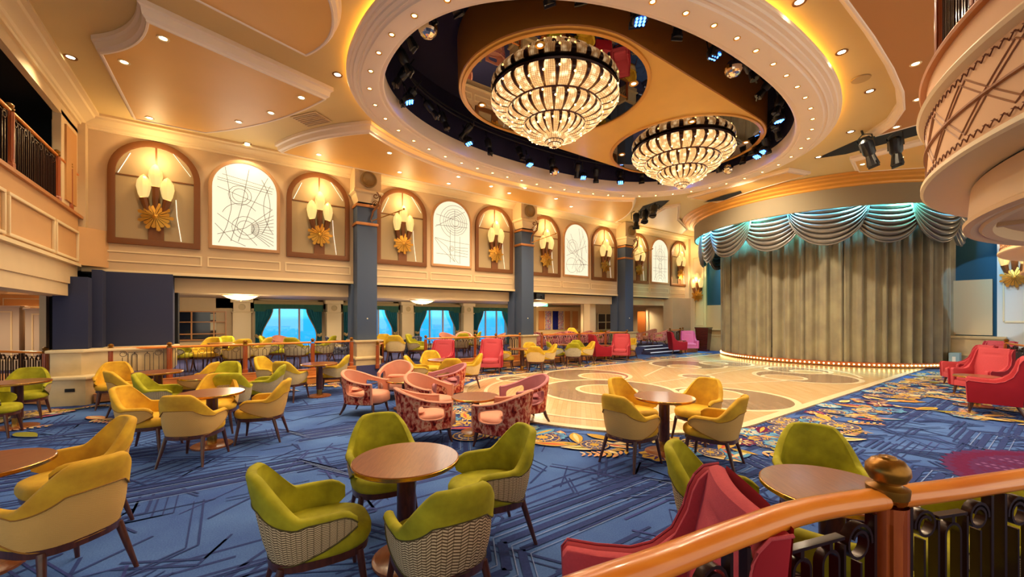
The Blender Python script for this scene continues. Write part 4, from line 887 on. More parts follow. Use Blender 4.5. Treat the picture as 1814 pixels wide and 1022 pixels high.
# ---- scalloped balconies at the right
DC = [(2.49, 5.75), (2.49, 11.75), (2.49, 17.75)]; DR = 3.37
M_pch = mat('peach_plaster', 'd9a878', .6, noise=.05, nscale=2); M_rosew = mat('soffit_rose', '84482e', .6)
for i, (cx, cy) in enumerate(DC):
    b = thing('curved_balcony', ['nearest curved balcony at the upper right with a lattice of mouldings', 'middle curved balcony at the right, mostly hidden by the nearest', 'farthest curved balcony at the right near the stage'][i], 'balcony', (cx, cy, 0), 0, 'curved balconies at the right')
    A0, A1 = math.radians(117), math.radians(243)
    def ar(prof, nm, m_, n=60, ang=.4):
        B = MB(); B.lathe(prof, n, a0=A0, a1=A1); return B.build(nm, m_, b, ang=ang)
    ar([(DR-.02, 2.93), (DR-.02, 3.78)], 'parapet', M_pch)
    ar([(DR-.4, 2.88), (DR, 2.87), (DR+.02, 2.885), (DR+.02, 2.915), (DR-.02, 2.94)], 'lower_moulding', M_cream2)
    ar([(DR-.02, 3.47), (DR+.03, 3.49), (DR+.045, 3.515), (DR+.03, 3.54), (DR-.02, 3.56)], 'upper_moulding', M_cream2)
    ar([(DR-.05, 3.77), (DR+.02, 3.77), (DR+.03, 3.79), (DR+.02, 3.81), (DR-.2, 3.81)], 'coping', mat('coping_copper', 'b8743c', .4))
    ar([(.6, 2.885), (DR-.28, 2.885), (DR, 2.88)], 'soffit', M_rosew)
    # lattice and bands of small carved motifs on the parapet
    B = MB(); Bd = MB()
    def onf(a, z, d=.0): return ((DR+d)*cos(a), (DR+d)*sin(a), z)
    nd = 14
    for k in range(-1, nd+1):
        for s in (0, 1):
            p = lerp(A0, A1, (k)/nd); q = lerp(A0, A1, (k+1.0)/nd)
            za, zb = (3.02, 3.40) if s == 0 else (3.40, 3.02)
            for oo in (0, .14):
                B.tube([onf(lerp(p, q, j/6)+oo*(q-p), lerp(za, zb, j/6), -.018) for j in range(7)], .006, 4)
    B.lathe([(DR-.02, 3.192), (DR, 3.196), (DR, 3.21), (DR-.02, 3.214)], 60, a0=A0, a1=A1)
    B.build('lattice', mat('lattice_brown', 'a06a40', .6), b)
    for z in (2.975, 3.425):
        Bd = MB()
        for j in range(96 if i == 0 else 60):
            a = lerp(A0, A1, j/(96 if i == 0 else 60)); h = .02
            da = .012
            Bd.tube([onf(a, z-h, -.01), onf(a+da, z+h, -.01), onf(a+2*da, z-h, -.01)], .0045, 3)
            Bd.tube([onf(a+.004, z+h, -.01), onf(a+da*1.6, z+h*.2, -.01)], .004, 3)
        Bd.build('carved_band', mat('carved_brown', '7a4428', .6), b)
    ar([(DR-.29, 2.86), (DR-.27, 2.58), (DR-.24, 2.56), (DR-.245, 2.53), (DR-.29, 2.52), (DR-.34, 2.535), (DR-.36, 2.52), (DR-.42, 2.53), (DR-.44, 2.62), (.6, 2.62)], 'lower_drum', mat('drum_cream', 'd9b384', .6))
    ar([(DR-.30, 2.885), (DR-.30, 2.84)], 'shadow_gap', M_black)
    Rb = MB()
    for j in range(5): a = math.radians(130+25*j); Rb.obox((cos(a)*(DR-1.3), sin(a)*(DR-1.3)), (cos(a), sin(a)), 1.8, .06, 2.585, 2.62)
    Rb.build('soffit_rib', mat('drum_rib', 'c9a27a', .6), b)
B = MB(); B.box(1.2, 1.4, 2.6, 21, 2.4, ZC); B.box(.9, 1.5, -1, 21, 2.2, 2.9)
# ---- railings
def flatbar(B, pts, w_=.012, d=.03, nrm=(0, 1, 0)):
    """flat iron bar: ribbon of thickness w_ in the panel plane and depth d across it; points are (along, height)"""
    L = []
    n = len(pts)
    for i in range(n):
        a = Vector(pts[max(0, i-1)]); c = Vector(pts[min(n-1, i+1)]); tt = (c-a).normalized(); nn = Vector((-tt.y, tt.x))*w_/2
        L.append([(pts[i][0]+nn.x, d/2, pts[i][1]+nn.y), (pts[i][0]-nn.x, d/2, pts[i][1]-nn.y), (pts[i][0]-nn.x, -d/2, pts[i][1]-nn.y), (pts[i][0]+nn.x, -d/2, pts[i][1]+nn.y)])
    B.loops(L, closed=True)
    B.add(L[0], [(0, 1, 2, 3)]); B.add(L[-1], [(3, 2, 1, 0)])
def iron_panel(L, z0, z1, hero=False):
    """scrolls beside the posts and a divider, pairs of bars joined by arches between them"""
    B = MB(); d = .032 if hero else .02; w_ = .011 if hero else .009
    flatbar(B, [(.03, z0+.04), (L-.03, z0+.04)], .012, d)
    nmod = max(1, round(L/.62)); ml = L/nmod
    for m in range(nmod):
        o = m*ml; H = z1
        for sx, s in ((o+.04, 1), (o+ml-.04, -1)):
            R = min(.072, ml*.11)
            flatbar(B, [(sx, z0), (sx, H)], w_*1.4, d)
            cx = sx+s*(R+.018); cz = H-R-.018
            q = [(cx+s*r*cos(a), cz+r*sin(a)) for r, a in [(R*(1-.48*k/24), PI*.95-k/24*2.9*PI+PI*.1) for k in range(25)]]
            flatbar(B, q, w_, d)
            flatbar(B, [(sx+s*(2*R+.028), z0), (sx+s*(2*R+.028), cz+.01)], w_, d)
            flatbar(B, [(sx+s*(R*1.0+.01), z0), (sx+s*(R*1.0+.01), cz-R)], w_, d)
        x0, x1 = o+.04+2*min(.072, ml*.11)+.028, o+ml-.04-2*min(.072, ml*.11)-.028
        flatbar(B, [(x0, H-.055), (x1, H-.055)], w_, d)
        na = max(1, round((x1-x0)/.19)); st = (x1-x0)/na
        for k in range(na):
            c = x0+(k+.5)*st; r = min(.042, st*.32)
            flatbar(B, [(c-r, z0)]+[(c-r*cos(PI*j/10), H-.13+r*sin(PI*j/10)) for j in range(11)]+[(c+r, z0)], w_, d)
            flatbar(B, [(c, H-.13+r), (c, H-.055)], w_*1.6, d)
    return B
def post_mb(B, h0, h1, r=.055):
    B.lathe([(r*1.25, h0), (r*1.25, h0+.10), (r, h0+.13)], 8)
    n = 40
    L = []
    for z in (h0+.13, h0+.18, h1-.12, h1-.06):
        flut = 0 if z in (h0+.13, h1-.06) else 1
        L.append([((r-(.008 if (k % 5) == 2 and flut else 0))*cos(2*PI*k/n), (r-(.008 if (k % 5) == 2 and flut else 0))*sin(2*PI*k/n), z) for k in range(n)])
    B.loops(L); return B
M_knob = mat('antique_gold', '9c6a22', .32, metal=.7, noise=.25, nscale=30)
POSTM = {}
def railing(label, pts, zf, hgt=.72, hero=False, group=None, posts=None, hand_m=None, hr=None, curve=None, knob=True, step=3):
    t = thing('railing', label, 'railing', (0, 0, 0), 0, group)
    hand_m = hand_m or M_honey; hr = hr or (.048 if hero else .034); top = zf+hgt
    segs = curve or [[pts[i], pts[i+1]] for i in range(len(pts)-1)]
    for sgm in segs:
        P = [Vector(p) for p in sgm]
        a, b = P[0], P[-1]
        gap = .07 if hero else .045
        Q = [p.copy() for p in P]; Q[0] = P[0]+(P[1]-P[0]).normalized()*gap; Q[-1] = P[-1]+(P[-2]-P[-1]).normalized()*gap
        B = MB(); B.tube([(p.x, p.y, top-hr*.8) for p in Q], hr, 14 if hero else 8, ry=hr*.8); B.build('handrail', hand_m, t, ang=1.2)
        for i in range(len(P)-1):
            if len(P) > 2 and (i % step): continue
            j = min(i+step, len(P)-1) if len(P) > 2 else i+1
            p, q = P[i], P[j]; L = (q-p).length
            if L < .2: continue
            g0 = .06 if i == 0 else 0; g1 = .06 if j == len(P)-1 else 0
            B = iron_panel(L-g0-g1, zf+.02, top-hr*1.7, hero); dr = (q-p).normalized()
            B.xf(Matrix.Translation((p.x+dr.x*g0, p.y+dr.y*g0, 0)) @ Matrix.Rotation(math.atan2(dr.y, dr.x), 4, 'Z'))
            B.build('iron_panel', M_iron, t, smooth=hero, ang=.5)
    for p in (posts if posts is not None else pts):
        B = MB(); post_mb(B, 0, hgt+(.0 if hero else .01), .062 if hero else .05); po = B.build('post', M_post, t, loc=(p[0], p[1], zf), ang=.3)
        if knob:
            B = MB()
            if hero: B.lathe([(.063, -.03), (.066, -.005), (.066, .005), (.045, .012), (.04, .02), (.05, .03)], 28); B.lathe([(.03, .022), (.055, .032), (.068, .058), (.066, .085), (.048, .108), (.03, .113), (.026, .120), (.012, .118), (.001, .122)], 28)
            else: B.lathe([(.05, -.02), (.055, 0), (.03, .01), (.048, .03), (.05, .055), (.03, .08), (.001, .088)], 12)
            B.build('finial', M_knob, po, loc=(0, 0, hgt))
    return t
Gl = 'low railings along the raised aisle'
railing('long railing on the left platform from the marble dado to the first column', [(-12.0, -2.02), (-12.0, -1.06), (-12.0, .38), (-12.0, 1.9), (-12.0, 2.9)], PH, .75, group=Gl)
railing('short railing end at the gap right of the first column', [(-12.55, 3.95), (-11.95, 3.62)], PH-.1, .72, group=Gl)
railing('railing between the stair gap and the second column', [(-12.0, 5.15), (-12.0, 6.95), (-12.0, 7.8), (-12.0, 8.85)], PH, .75, group=Gl)
railing('railing between the second and third columns', [(-12.0, 9.9), (-12.0, 11.9), (-12.0, 13.5), (-12.0, 14.95)], PH, .75, group=Gl)
railing('short last railing beside the stage wall', [(-11.95, 18.2), (-11.95, 19.1), (-12.3, 19.9)], PH, .78, group=Gl)
railing('short railing at the far left edge left of the marble dado', [(-13.3, -5.4), (-13.35, -4.0), (-12.4, -3.06)], .34, .72, group=Gl)
railing('iron railing on the rear balcony at the upper left', [(-7.0, YB-.03), (-9.2, YB-.03), (-11.25, YB-.03), (-12.0, YB-.03), (-12.65, YB-.03)], 3.94, .92, knob=True)
# front handrail
def smooth_path(P, k=6):
    out = []
    for i in range(len(P)-1):
        p0, p1, p2, p3 = (Vector(P[max(0, min(len(P)-1, i+d))]) for d in (-1, 0, 1, 2))
        for j in range(k):
            u = j/k; out.append(tuple(.5*((2*p1)+(p2-p0)*u+(2*p0-5*p1+4*p2-p3)*u*u+(3*p1-p0-3*p2+p3)*u**3)))
    return out+[tuple(P[-1])]
ctrl = [(-.78, .35), (-.735, .72), (-.69, .98), (-.64, 1.33), (-.57, 1.70), (-.43, 2.075)]
c2 = [(-.43, 2.075), (-.31, 2.36), (-.21, 2.62), (-.10, 2.90), (.02, 3.2), (.12, 3.6), (.2, 4.0)]
railing('front handrail of thick honey wood on scrolled iron with a gilt finial', None, PH, .745, hero=True, posts=[(-.43, 2.075)], curve=[smooth_path(ctrl[::-1]), smooth_path(c2)], step=12)
B = MB(); B.prism([(-.95, -2), (-.85, .35), (-.78, .98), (-.72, 1.4), (-.62, 1.8), (-.5, 2.1), (-.35, 2.45), (-.2, 2.8), (-.05, 3.15), (.1, 3.7), (.3, 5), (3.5, 5), (3.5, -2)], 0.001, PH-.001); struct(B.build('floor', flat('aisle_carpet2', '31406e'), smooth=False))
railing('railing on the nearest curved balcony at the upper right', None, 3.81, .95, posts=[arcpt(2.49, 5.75, DR-.12, a) for a in (188, 207, 226)], curve=[[arcpt(2.49, 5.75, DR-.12, a) for a in range(150, 189, 4)]+[arcpt(2.49, 5.75, DR-.12, 188)], [arcpt(2.49, 5.75, DR-.12, a) for a in range(188, 208, 4)]+[arcpt(2.49, 5.75, DR-.12, 207)], [arcpt(2.49, 5.75, DR-.12, a) for a in range(207, 227, 4)]])
railing('honey-wood railing behind the red armchairs at the right edge', [(-1.15, 17.0), (-.6, 15.0), (-.45, 13.4)], .36, .74, group=Gl)
# ---- island with mirrors
IC = [(-6.4, 5.62), (-6.4, 10.3)]; IH = 6.45
def capsule(r, n=36, x=-6.4, y0=5.62, y1=10.3):
    return [(x+r*cos(PI+PI*i/n), y0+r*sin(PI+PI*i/n)) for i in range(n+1)]+[(x+r*cos(PI*i/n), y1+r*sin(PI*i/n)) for i in range(n+1)]
isl = thing('ceiling_island', 'floating gold ceiling island that carries the two chandeliers', 'ceiling panel')
B = MB(); B.loops([[(x, y, z) for x, y in capsule(r)] for r, z in ((1.985, IH), (2.0, IH+.02), (2.02, 7.4))]); B.build('flared_side', mat('gold_island', 'b87a2c', .35, spec=.6), isl, ang=.5)
B = MB(); cp = capsule(1.985)
B.add([(x, y, IH) for x, y in cp][::-1], [tuple(range(len(cp)))])
B.build('soffit', mat('gold_soffit', 'e3b455', .4, noise=.08, nscale=1.5), isl, smooth=False)
M_mir = mat('ceiling_mirror', '8a7f78', .015, metal=1)
for i, (x, y) in enumerate(IC):
    t = thing('ceiling_mirror', 'round ceiling mirror around the %s chandelier' % ('nearer', 'farther')[i], 'mirror', (x, y, 0), 0, 'round ceiling mirrors')
    B = MB(); B.lathe([(1.86, IH-.012), (.001, IH-.012)], 64); B.build('mirror_glass', M_mir, t)
    B = MB(); B.lathe([(1.86, IH-.010), (1.86, IH-.03), (1.93, IH-.03), (1.94, IH)], 64); B.build('rim', mat('gold_rim', 'd9a048', .35, metal=.3), t)
    for a in (40, 130, 220, 310):
        B = MB(); B.lathe([(.05, IH-.02), (.085, IH-.03), (.095, IH-.012)], 18, c=(1.6*cos(math.radians(a)), 1.6*sin(math.radians(a)))); q_ = B.build('inset_downlight', M_gold, t)
        B = MB(); B.lathe([(.055, IH-.02), (.001, IH-.02)], 14, c=(1.6*cos(math.radians(a)), 1.6*sin(math.radians(a)))); B.build('lens', mat('soft_lens', 'fff0d0', .4, emit=2.2, ecol='ffe0a8'), q_)
# ---- chandeliers
M_cry = bpy.data.materials.new('lit_crystal'); M_cry.use_nodes = True
t_ = M_cry.node_tree; b_ = t_.nodes['Principled BSDF']; b_.inputs['Base Color'].default_value = lin('f2dcb4')+(1,); b_.inputs['Roughness'].default_value = .12; b_.inputs['Specular IOR Level'].default_value = .9
tcn = N(t_, 'ShaderNodeTexCoord'); vo = N(t_, 'ShaderNodeTexVoronoi'); vo.inputs['Scale'].default_value = 9
t_.links.new(tcn.outputs['Object'], vo.inputs['Vector']); r_ = N(t_, 'ShaderNodeValToRGB'); r_.color_ramp.elements[0].position = .0; r_.color_ramp.elements[0].color = (1, .80, .46, 1); r_.color_ramp.elements[1].position = .55; r_.color_ramp.elements[1].color = (.26, .14, .05, 1)
t_.links.new(vo.outputs['Distance'], r_.inputs[0]); t_.links.new(r_.outputs[0], b_.inputs['Emission Color']); b_.inputs['Emission Strength'].default_value = 1.25
M_cbulb = mat('crystal_bulb', 'ffe9b0', .3, emit=6, ecol='ffd27a')
M_shell = mat('chandelier_core', '3a1e12', .4, metal=.5, emit=.12, ecol='ff9a40')
M_strip = mat('dark_crystal_strip', '4a2a22', .3, metal=.4, coat=.5, noise=.4, nscale=60)
tiers = [(28, 5, [(1.27, 6.40), (1.32, 6.32), (1.31, 6.24), (1.23, 6.15), (1.10, 6.10), (.93, 6.085)]),
         (26, 4, [(.95, 6.075), (1.0, 6.0), (.97, 5.91), (.88, 5.85), (.76, 5.815), (.60, 5.81)]),
         (24, 3, [(.61, 5.80), (.655, 5.73), (.62, 5.65), (.53, 5.58), (.41, 5.54), (.27, 5.53)]),
         (20, 2, [(.275, 5.55), (.28, 5.51), (.25, 5.47), (.18, 5.45)]),
         (16, 1, [(.175, 5.46), (.17, 5.42), (.14, 5.40)]), (12, 1, [(.12, 5.41), (.115, 5.36), (.07, 5.335), (.05, 5.33)])]
def ipr(pr, t):
    k = t*(len(pr)-1); i = min(int(k), len(pr)-2); f = k-i; return (lerp(pr[i][0], pr[i+1][0], f), lerp(pr[i][1], pr[i+1][1], f))
def make_chandelier():
    t = thing('chandelier', 'x', 'chandelier'); r2 = random.Random(3)
    for ti, (n, cols, pr) in enumerate(tiers):
        Cr = MB(); Sts = []; Sh = MB(); Bls = []; bigt = n >= 24
        Sh.lathe([(r-.035, z) for r, z in pr], 48); 
        length = sum(math.dist(pr[i], pr[i+1]) for i in range(len(pr)-1)); rows = max(2, int(length/.031))
        for k in range(n):
            for c in range(cols):
                for j in range(rows):
                    v0, v1 = (j+.06)/rows, (j+.94)/rows; half = lerp(.30, .42, (j/rows)) if bigt else .47
                    a0_ = 2*PI/n*(k+.5-half+2*half*(c+.05)/cols); a1_ = 2*PI/n*(k+.5-half+2*half*(c+.95)/cols); am = (a0_+a1_)/2
                    p0, p1, pm = ipr(pr, v0), ipr(pr, v1), ipr(pr, (v0+v1)/2)
                    V = [(p0[0]*cos(a0_), p0[0]*sin(a0_), p0[1]), (p0[0]*cos(a1_), p0[0]*sin(a1_), p0[1]), (p1[0]*cos(a1_), p1[0]*sin(a1_), p1[1]), (p1[0]*cos(a0_), p1[0]*sin(a0_), p1[1])]
                    rr = pm[0]+.014; V.append((rr*cos(am), rr*sin(am), pm[1]-.006))
                    Cr.add(V, [(0, 1, 4), (1, 2, 4), (2, 3, 4), (3, 0, 4)])
            if bigt:
                L0 = []; L1 = []
                for j in range(9):
                    v = j/8; hw = lerp(.17, .03, v)*2*PI/n; a = 2*PI/n*k; p = ipr(pr, v); L0.append(((p[0]+.008)*cos(a-hw), (p[0]+.008)*sin(a-hw), p[1])); L1.append(((p[0]+.008)*cos(a+hw), (p[0]+.008)*sin(a+hw), p[1]))
                St = MB(); St.loops([L0, L1], closed=False); Sts.append(St)
            if bigt and r2.random() < .75:
                v = r2.uniform(.15, .8); p = ipr(pr, v); a = 2*PI/n*(k+.12); Bl = MB(); Bls.append(Bl); Bl.sphere(((p[0]+.01)*cos(a), (p[0]+.01)*sin(a), p[1]), .02, 6, 4)
        c_ = Cr.build('crystal_tier', M_cry, t, smooth=False); Sh.build('inner_shell', M_shell, c_)
        
        for q_ in Sts: q_.build('dark_strip', M_strip, c_)
        for q_ in Bls: q_.build('bulb', M_cbulb, c_)
        B = MB(); r0, z0 = pr[0]; B.lathe([(r0-.03, z0+.02), (r0+.02, z0+.02), (r0+.032, z0+.0), (r0+.02, z0-.018), (r0-.01, z0-.018)], 64); B.build('ring', M_leg if ti else M_iron, t)
    B = MB(); B.lathe([(1.25, IH-.015), (1.30, IH-.015), (1.315, IH-.045), (1.30, IH-.075), (1.25, IH-.075)], 72); B.build('dark_band', mat('band_bronze', '2c1410', .25, metal=.6), t)
    B = MB(); B.lathe([(.05, 5.33), (.03, 5.325), (.001, 5.335)], 12); B.build('tip', M_bronze, t)
    return t
CH = make_chandelier()
place(CH, (IC[0][0], IC[0][1], 0), 0, 'nearer and larger-looking tiered crystal chandelier', 'tiered crystal chandeliers')
place(CH, (IC[1][0], IC[1][1], 0), .1, 'farther tiered crystal chandelier towards the stage', 'tiered crystal chandeliers')
for x, y in IC:
    lamp('chandelier_light', 'SPOT', (x, y, 5.29), 170, (1, .80, .52), .10, spot=3.0, blend=.3)
    pass
# ---- downlights
M_lens = mat('downlight_lens', 'fff4d8', .4, emit=14, ecol='ffe6b0'); M_lensw = mat('ring_lens', 'fff0c0', .4, emit=16, ecol='ffd880')
def make_down(r, lens, trim):
    t = thing('downlight', 'x', 'ceiling downlight'); B = MB(); B.lathe([(r*.62, .004), (r*.7, -.004), (r, -.008), (r*1.06, 0)], 20); B.build('trim_ring', trim, t)
    B = MB(); B.lathe([(r*.66, .002), (.001, .002)], 16); B.build('lens', lens, t, smooth=False); return t
DN = make_down(.085, M_lens, M_bronze); DN_w = make_down(.075, M_lens, M_cream2); DN_r = make_down(.048, M_lensw, mat('gold_trim', 'e0a850', .3, metal=.6))
big = [((125, 101), 6.2), ((598, 132), 6.2), ((438, 254), 6.2), ((412, 12), 6.2), ((1416, 3), 6.2), ((1491, 92), 6.2), ((1541, 161), 6.2), ((1507, 233), 6.2), ((683, 220), 6.2), ((1450, 278), 6.2)]
def unproj(px, py, h):
    Z = F*(h-EYE)/(HY-py); return W(px, Z)
for (p, h) in big:
    x, y = unproj(*p, h); place(DN, (x, y, h-.006), 0, 'bronze-ringed round downlight in the plain cream ceiling', 'large downlights of the plain ceiling')
    lamp('downlight_beam', 'SPOT', (x, y, h-.03), 110, (1, .80, .50), .07, spot=2.2)
small = [(289, 68), (220, 110), (265, 209), (534, 173), (480, 200), (423, 216), (565, 274), (690, 271), (708, 305), (795, 325), (812, 313), (902, 342), (930, 333), (1012, 366), (870, 330), (985, 352)]
for p in small:
    x, y = unproj(*p, 5.96); place(DN_w, (x, y, 5.958), 0, 'small white-rimmed downlight set in a gold ceiling panel', 'small downlights of the gold panels')
    lamp('downlight_beam', 'SPOT', (x, y, 5.93), 45, (1, .80, .50), .05, spot=2.2)
for p, h in (((1622, 113), 6.01), ((1588, 225), 6.01), ((1626, 176), 6.01), ((1596, 279), 6.06), ((1528, 291), 6.06)):
    x, y = unproj(*p, h); place(DN_w, (x, y, h-.002), 0, 'small white-rimmed downlight in the brown-shaded ceiling at the upper right', 'small downlights at the upper right')
    lamp('downlight_beam', 'SPOT', (x, y, h-.04), 60, (1, .78, .48), .05, spot=2.2)
pts_ = se(OX, OY, RA-.48, RB-.36, RN, 720); per = [0]
for i in range(720): per.append(per[-1]+math.dist(pts_[i], pts_[(i+1) % 720]))
nR = 52
for k in range(nR):
    s_ = per[-1]*k/nR; i = next(j for j in range(720) if per[j+1] >= s_); x, y = pts_[i]
    place(DN_r, (x, y, 5.928), 0, 'one of the small golden downlights set around the white oval ring', 'golden downlights of the oval ring')
    if k % 2 == 0: lamp('ring_beam', 'SPOT', (x, y, 5.90), 80, (1, .80, .52), .05, spot=2.5)
# detector plate
B = MB(); x, y = unproj(1525, 140, 6.19); B.lathe([(.001, -.02), (.14, -.02), (.15, 0)], 28); tag(B.build('ceiling_speaker', mat('speaker_cream', 'b59a6a', .6), loc=(x, y, ZC-.003)), 'flat round cream speaker plate in the ceiling near the right moulding', 'ceiling speaker')
# ---- stage lanterns in the dark recess and slots
M_lan = mat('lantern_black', '17171c', .4, metal=.3, coat=.3); M_led = mat('blue_led', 'cfe4ff', .4, emit=16, ecol='2468ff')
def make_lantern(led):
    t = thing('led_lantern' if led else 'stage_lantern', 'x', 'stage light')
    if led:
        B = MB(); B.lathe([(.10, -.10), (.12, -.08), (.12, .0), (.09, .05), (.03, .07)], 16); B.build('body', M_lan, t, ang=.5)
        B = MB(); B.lathe([(.001, -.085), (.10, -.085)], 12)
        L = MB()
        for i in range(3):
            for j in range(3): L.sphere(((i-1)*.055, (j-1)*.055, -.10), .02, 6, 4)
        B.build('face', M_lan, t); L.build('led_lens', M_led, t)
    else:
        B = MB(); B.lathe([(.075, -.27), (.085, -.26), (.06, -.1), (.085, -.06), (.095, .12), (.05, .17), (.001, .17)], 12); B.build('body', M_lan, t, ang=.5)
        B = MB(); B.box(-.09, .09, -.012, .012, -.30, -.20); B.lathe([(.001, -.268), (.07, -.268)], 12); B.build('barn_door', M_lan, t)
    B = MB(); B.tube([(-.13, 0, 0), (-.13, 0, .2), (0, 0, .26), (.13, 0, .2), (.13, 0, 0)], .010, 5); B.tube([(0, 0, .24), (0, 0, .42)], .016, 5); B.build('yoke', M_lan, t)
    return t
LAN = make_lantern(False); LED = make_lantern(True)
pr_ = se(OX, OY, RA-1.12, RB-.85, RN, 720)
def tilt(o, x, y, tx=.5):
    d = Vector((OX-x, OY-y)).normalized(); o.rotation_euler = Vector((d.x*tx, d.y*tx, -1)).to_track_quat('-Z', 'Y').to_euler()
def nearest(px, py, h):
    return min(pr_, key=lambda q: (CX+F*(q[0]*CA+q[1]*SA)/(-q[0]*SA+q[1]*CA)-px)**2+(HY-F*(h-EYE)/(-q[0]*SA+q[1]*CA)-py)**2)
for i, (px, py) in enumerate([(750, 165), (833, 250), (940, 288), (1033, 315), (1100, 328), (1360, 280), (1352, 297), (1140, 28), (1262, 112), (1212, 342), (1400, 215)]):
    x, y = nearest(px, py, 6.1); o = place(LED, (x, y, 6.25), 0, 'blue LED stage light hung in the dark oval recess', 'blue stage lights in the recess'); tilt(o, x, y, .35 if i < 7 else -.2)
    lamp('led_beam', 'SPOT', (x, y, 6.02), 12, (.1, .3, 1), .03, spot=1.2)
B = MB(); B.tube([(x, y, 6.72) for x, y in se(OX, OY, RA-1.12, RB-.85, RN, 120)], .022, 6, closed=True); B.tube([(x, y, 6.9) for x, y in se(OX, OY, RA-1.0, RB-.75, RN, 120)], .018, 6, closed=True)
tag(B.build('lighting_rail', mat('rail_black', '23232c', .4, metal=.4)), 'black pipe rail that carries the stage lights around the recess', 'lighting rail')
for i in range(34):
    s_ = int(720*(i+.5)/34); x, y = pr_[s_]; o = place(LAN, (x+rnd.uniform(-.1, .1), y+rnd.uniform(-.1, .1), 6.42+rnd.uniform(-.05, .08)), 0, 'black stage lantern hanging in the dark oval recess', 'black lanterns in the recess'); tilt(o, x, y, rnd.uniform(-.9, .9))
for i, (px, py) in enumerate(((775, 72), (985, 287), (1290, 300), (1293, 125))):
    x, y = nearest(px, py, 6.2); B = MB(); t = thing('mirror_ball', 'mirrored ball hanging in the oval recess, %s' % ('at its left end', 'below the nearer chandelier', 'right of the farther chandelier', 'at its right edge')[i], 'mirror ball', (x, y, 6.18), 0, 'mirror balls')
    B.sphere((0, 0, 0), .15, 20, 12); B.build('ball', mat('mirror_facets', 'e8dcc8', .1, metal=1), t, ang=.05); B = MB(); B.tube([(0, 0, .14), (0, 0, .55)], .008, 5); B.build('rod', M_lan, t)
for i, (px, py, h, a, lab) in enumerate([(1127, 388, 5.85, .2, 'leftmost of three black lanterns in the left ceiling slot'), (1143, 382, 5.85, .8, 'middle one of three black lanterns in the left ceiling slot'), (1158, 372, 5.85, 1.0, 'rightmost of three black lanterns in the left ceiling slot'), (1538, 265, 5.75, .35, 'black stage lantern in the right ceiling slot, left one'), (1587, 262, 5.75, .1, 'black stage lantern in the right ceiling slot, right one')]):
    x, y = unproj(px, py, h); o = place(LAN, (x, y, h), 0, lab, 'lanterns in the ceiling slots', (1.5, 1.5, 1.5)); tilt(o, x, y, a if i < 3 else -a)
t = thing('projector', 'black projector under the beam right of the second column', 'projector', (-12.75, 10.35, 2.6)); B = MB(); B.box(-.15, .15, -.22, .22, -.12, .12); B.build('body', M_lan, t, bevel=.02); B = MB(); B.tube([(.15, .05, 0), (.21, .05, 0)], .05, 10); B.build('lens', M_lan, t)
# broad blue and white beams on the right stage wall
lamp('stage_side_spot', 'SPOT', (-1.45, 15.6, 5.7), 500, (.35, .68, 1), .03, (-.35, 5.5, -3.2), spot=.40, blend=.1)
lamp('stage_front_spot', 'SPOT', (-6.4, 12.9, 5.8), 500, (1, .86, .62), .15, (0, 6, -3.6), spot=1.9, blend=.8)
# ================================================================ FURNITURE
def velvet(name, c, dark):
    m = mat(name, c, .75, sheen=.25, noise=.3, nscale=7, vary=dark, bump=.05, bscale=200, spec=.25)
    return m
V_yel = velvet('yellow_velvet', 'e6b634', 'c4922a'); V_grn = velvet('green_velvet', 'b8b024', '8a8416')
V_yel2 = velvet('mustard_velvet', 'dcb732', 'b8942a')
WV_gold = weave('mustard_weave', 'd0984a', 'ecc47a', 'basket', 60, 34)
WV_herr = weave('herringbone_weave', '5a4430', 'd9c29a', 'herring', 22, 17)
WV_herr2 = weave('fine_herringbone', '6b5a42', 'dac9a4', 'herring', 36, 30)
WV_pale = mat('pale_linen', 'd8c08c', .85, noise=.12, nscale=30)
WV_grey = mat('grey_marl', 'bdb59c', .85, noise=.2, nscale=14)
PIPE_y = mat('mustard_piping', '9a6a1e', .7); PIPE_g = mat('olive_piping', '4a4010', .7)

def shell_fns():
    T = 118
    def hb(th): a = abs(th); return .35 + (.155*((a-50)/68)**2.0 if a > 50 else 0)
    def ht(th):
        a = abs(th)
        h = .85 - .235*sstep(20, 78, a)*.5 - .235*.5*min(1, max(0, (a-26)/44)) + .010*cos(math.radians(min(a, 30)*3))
        if a > 104: h -= .055*((a-104)/14)**2.0
        return h
    def plan(th, z, off=0):
        t = math.radians(th); a = abs(th)
        fl = (z-.36)/.5
        rx = .285 + .03*fl - off; ry = .275 + .095*fl*max(0, cos(t)) - off
        c, s = cos(t), sin(t); n = 2.5
        x = rx*math.copysign(abs(s)**(2/n), s); y = -ry*math.copysign(abs(c)**(2/n), c)
        if c < 0: y = -c*.44 + off*c*.2; x = math.copysign(rx*(1-.10*(-c/.47)**2), s)
        taper = -.035*(1-min(1, max(0, (z-.36)/.16)))**2
        return (x*(1+taper*2.2), y*(1+taper*1.5), z)
    return T, hb, ht, plan

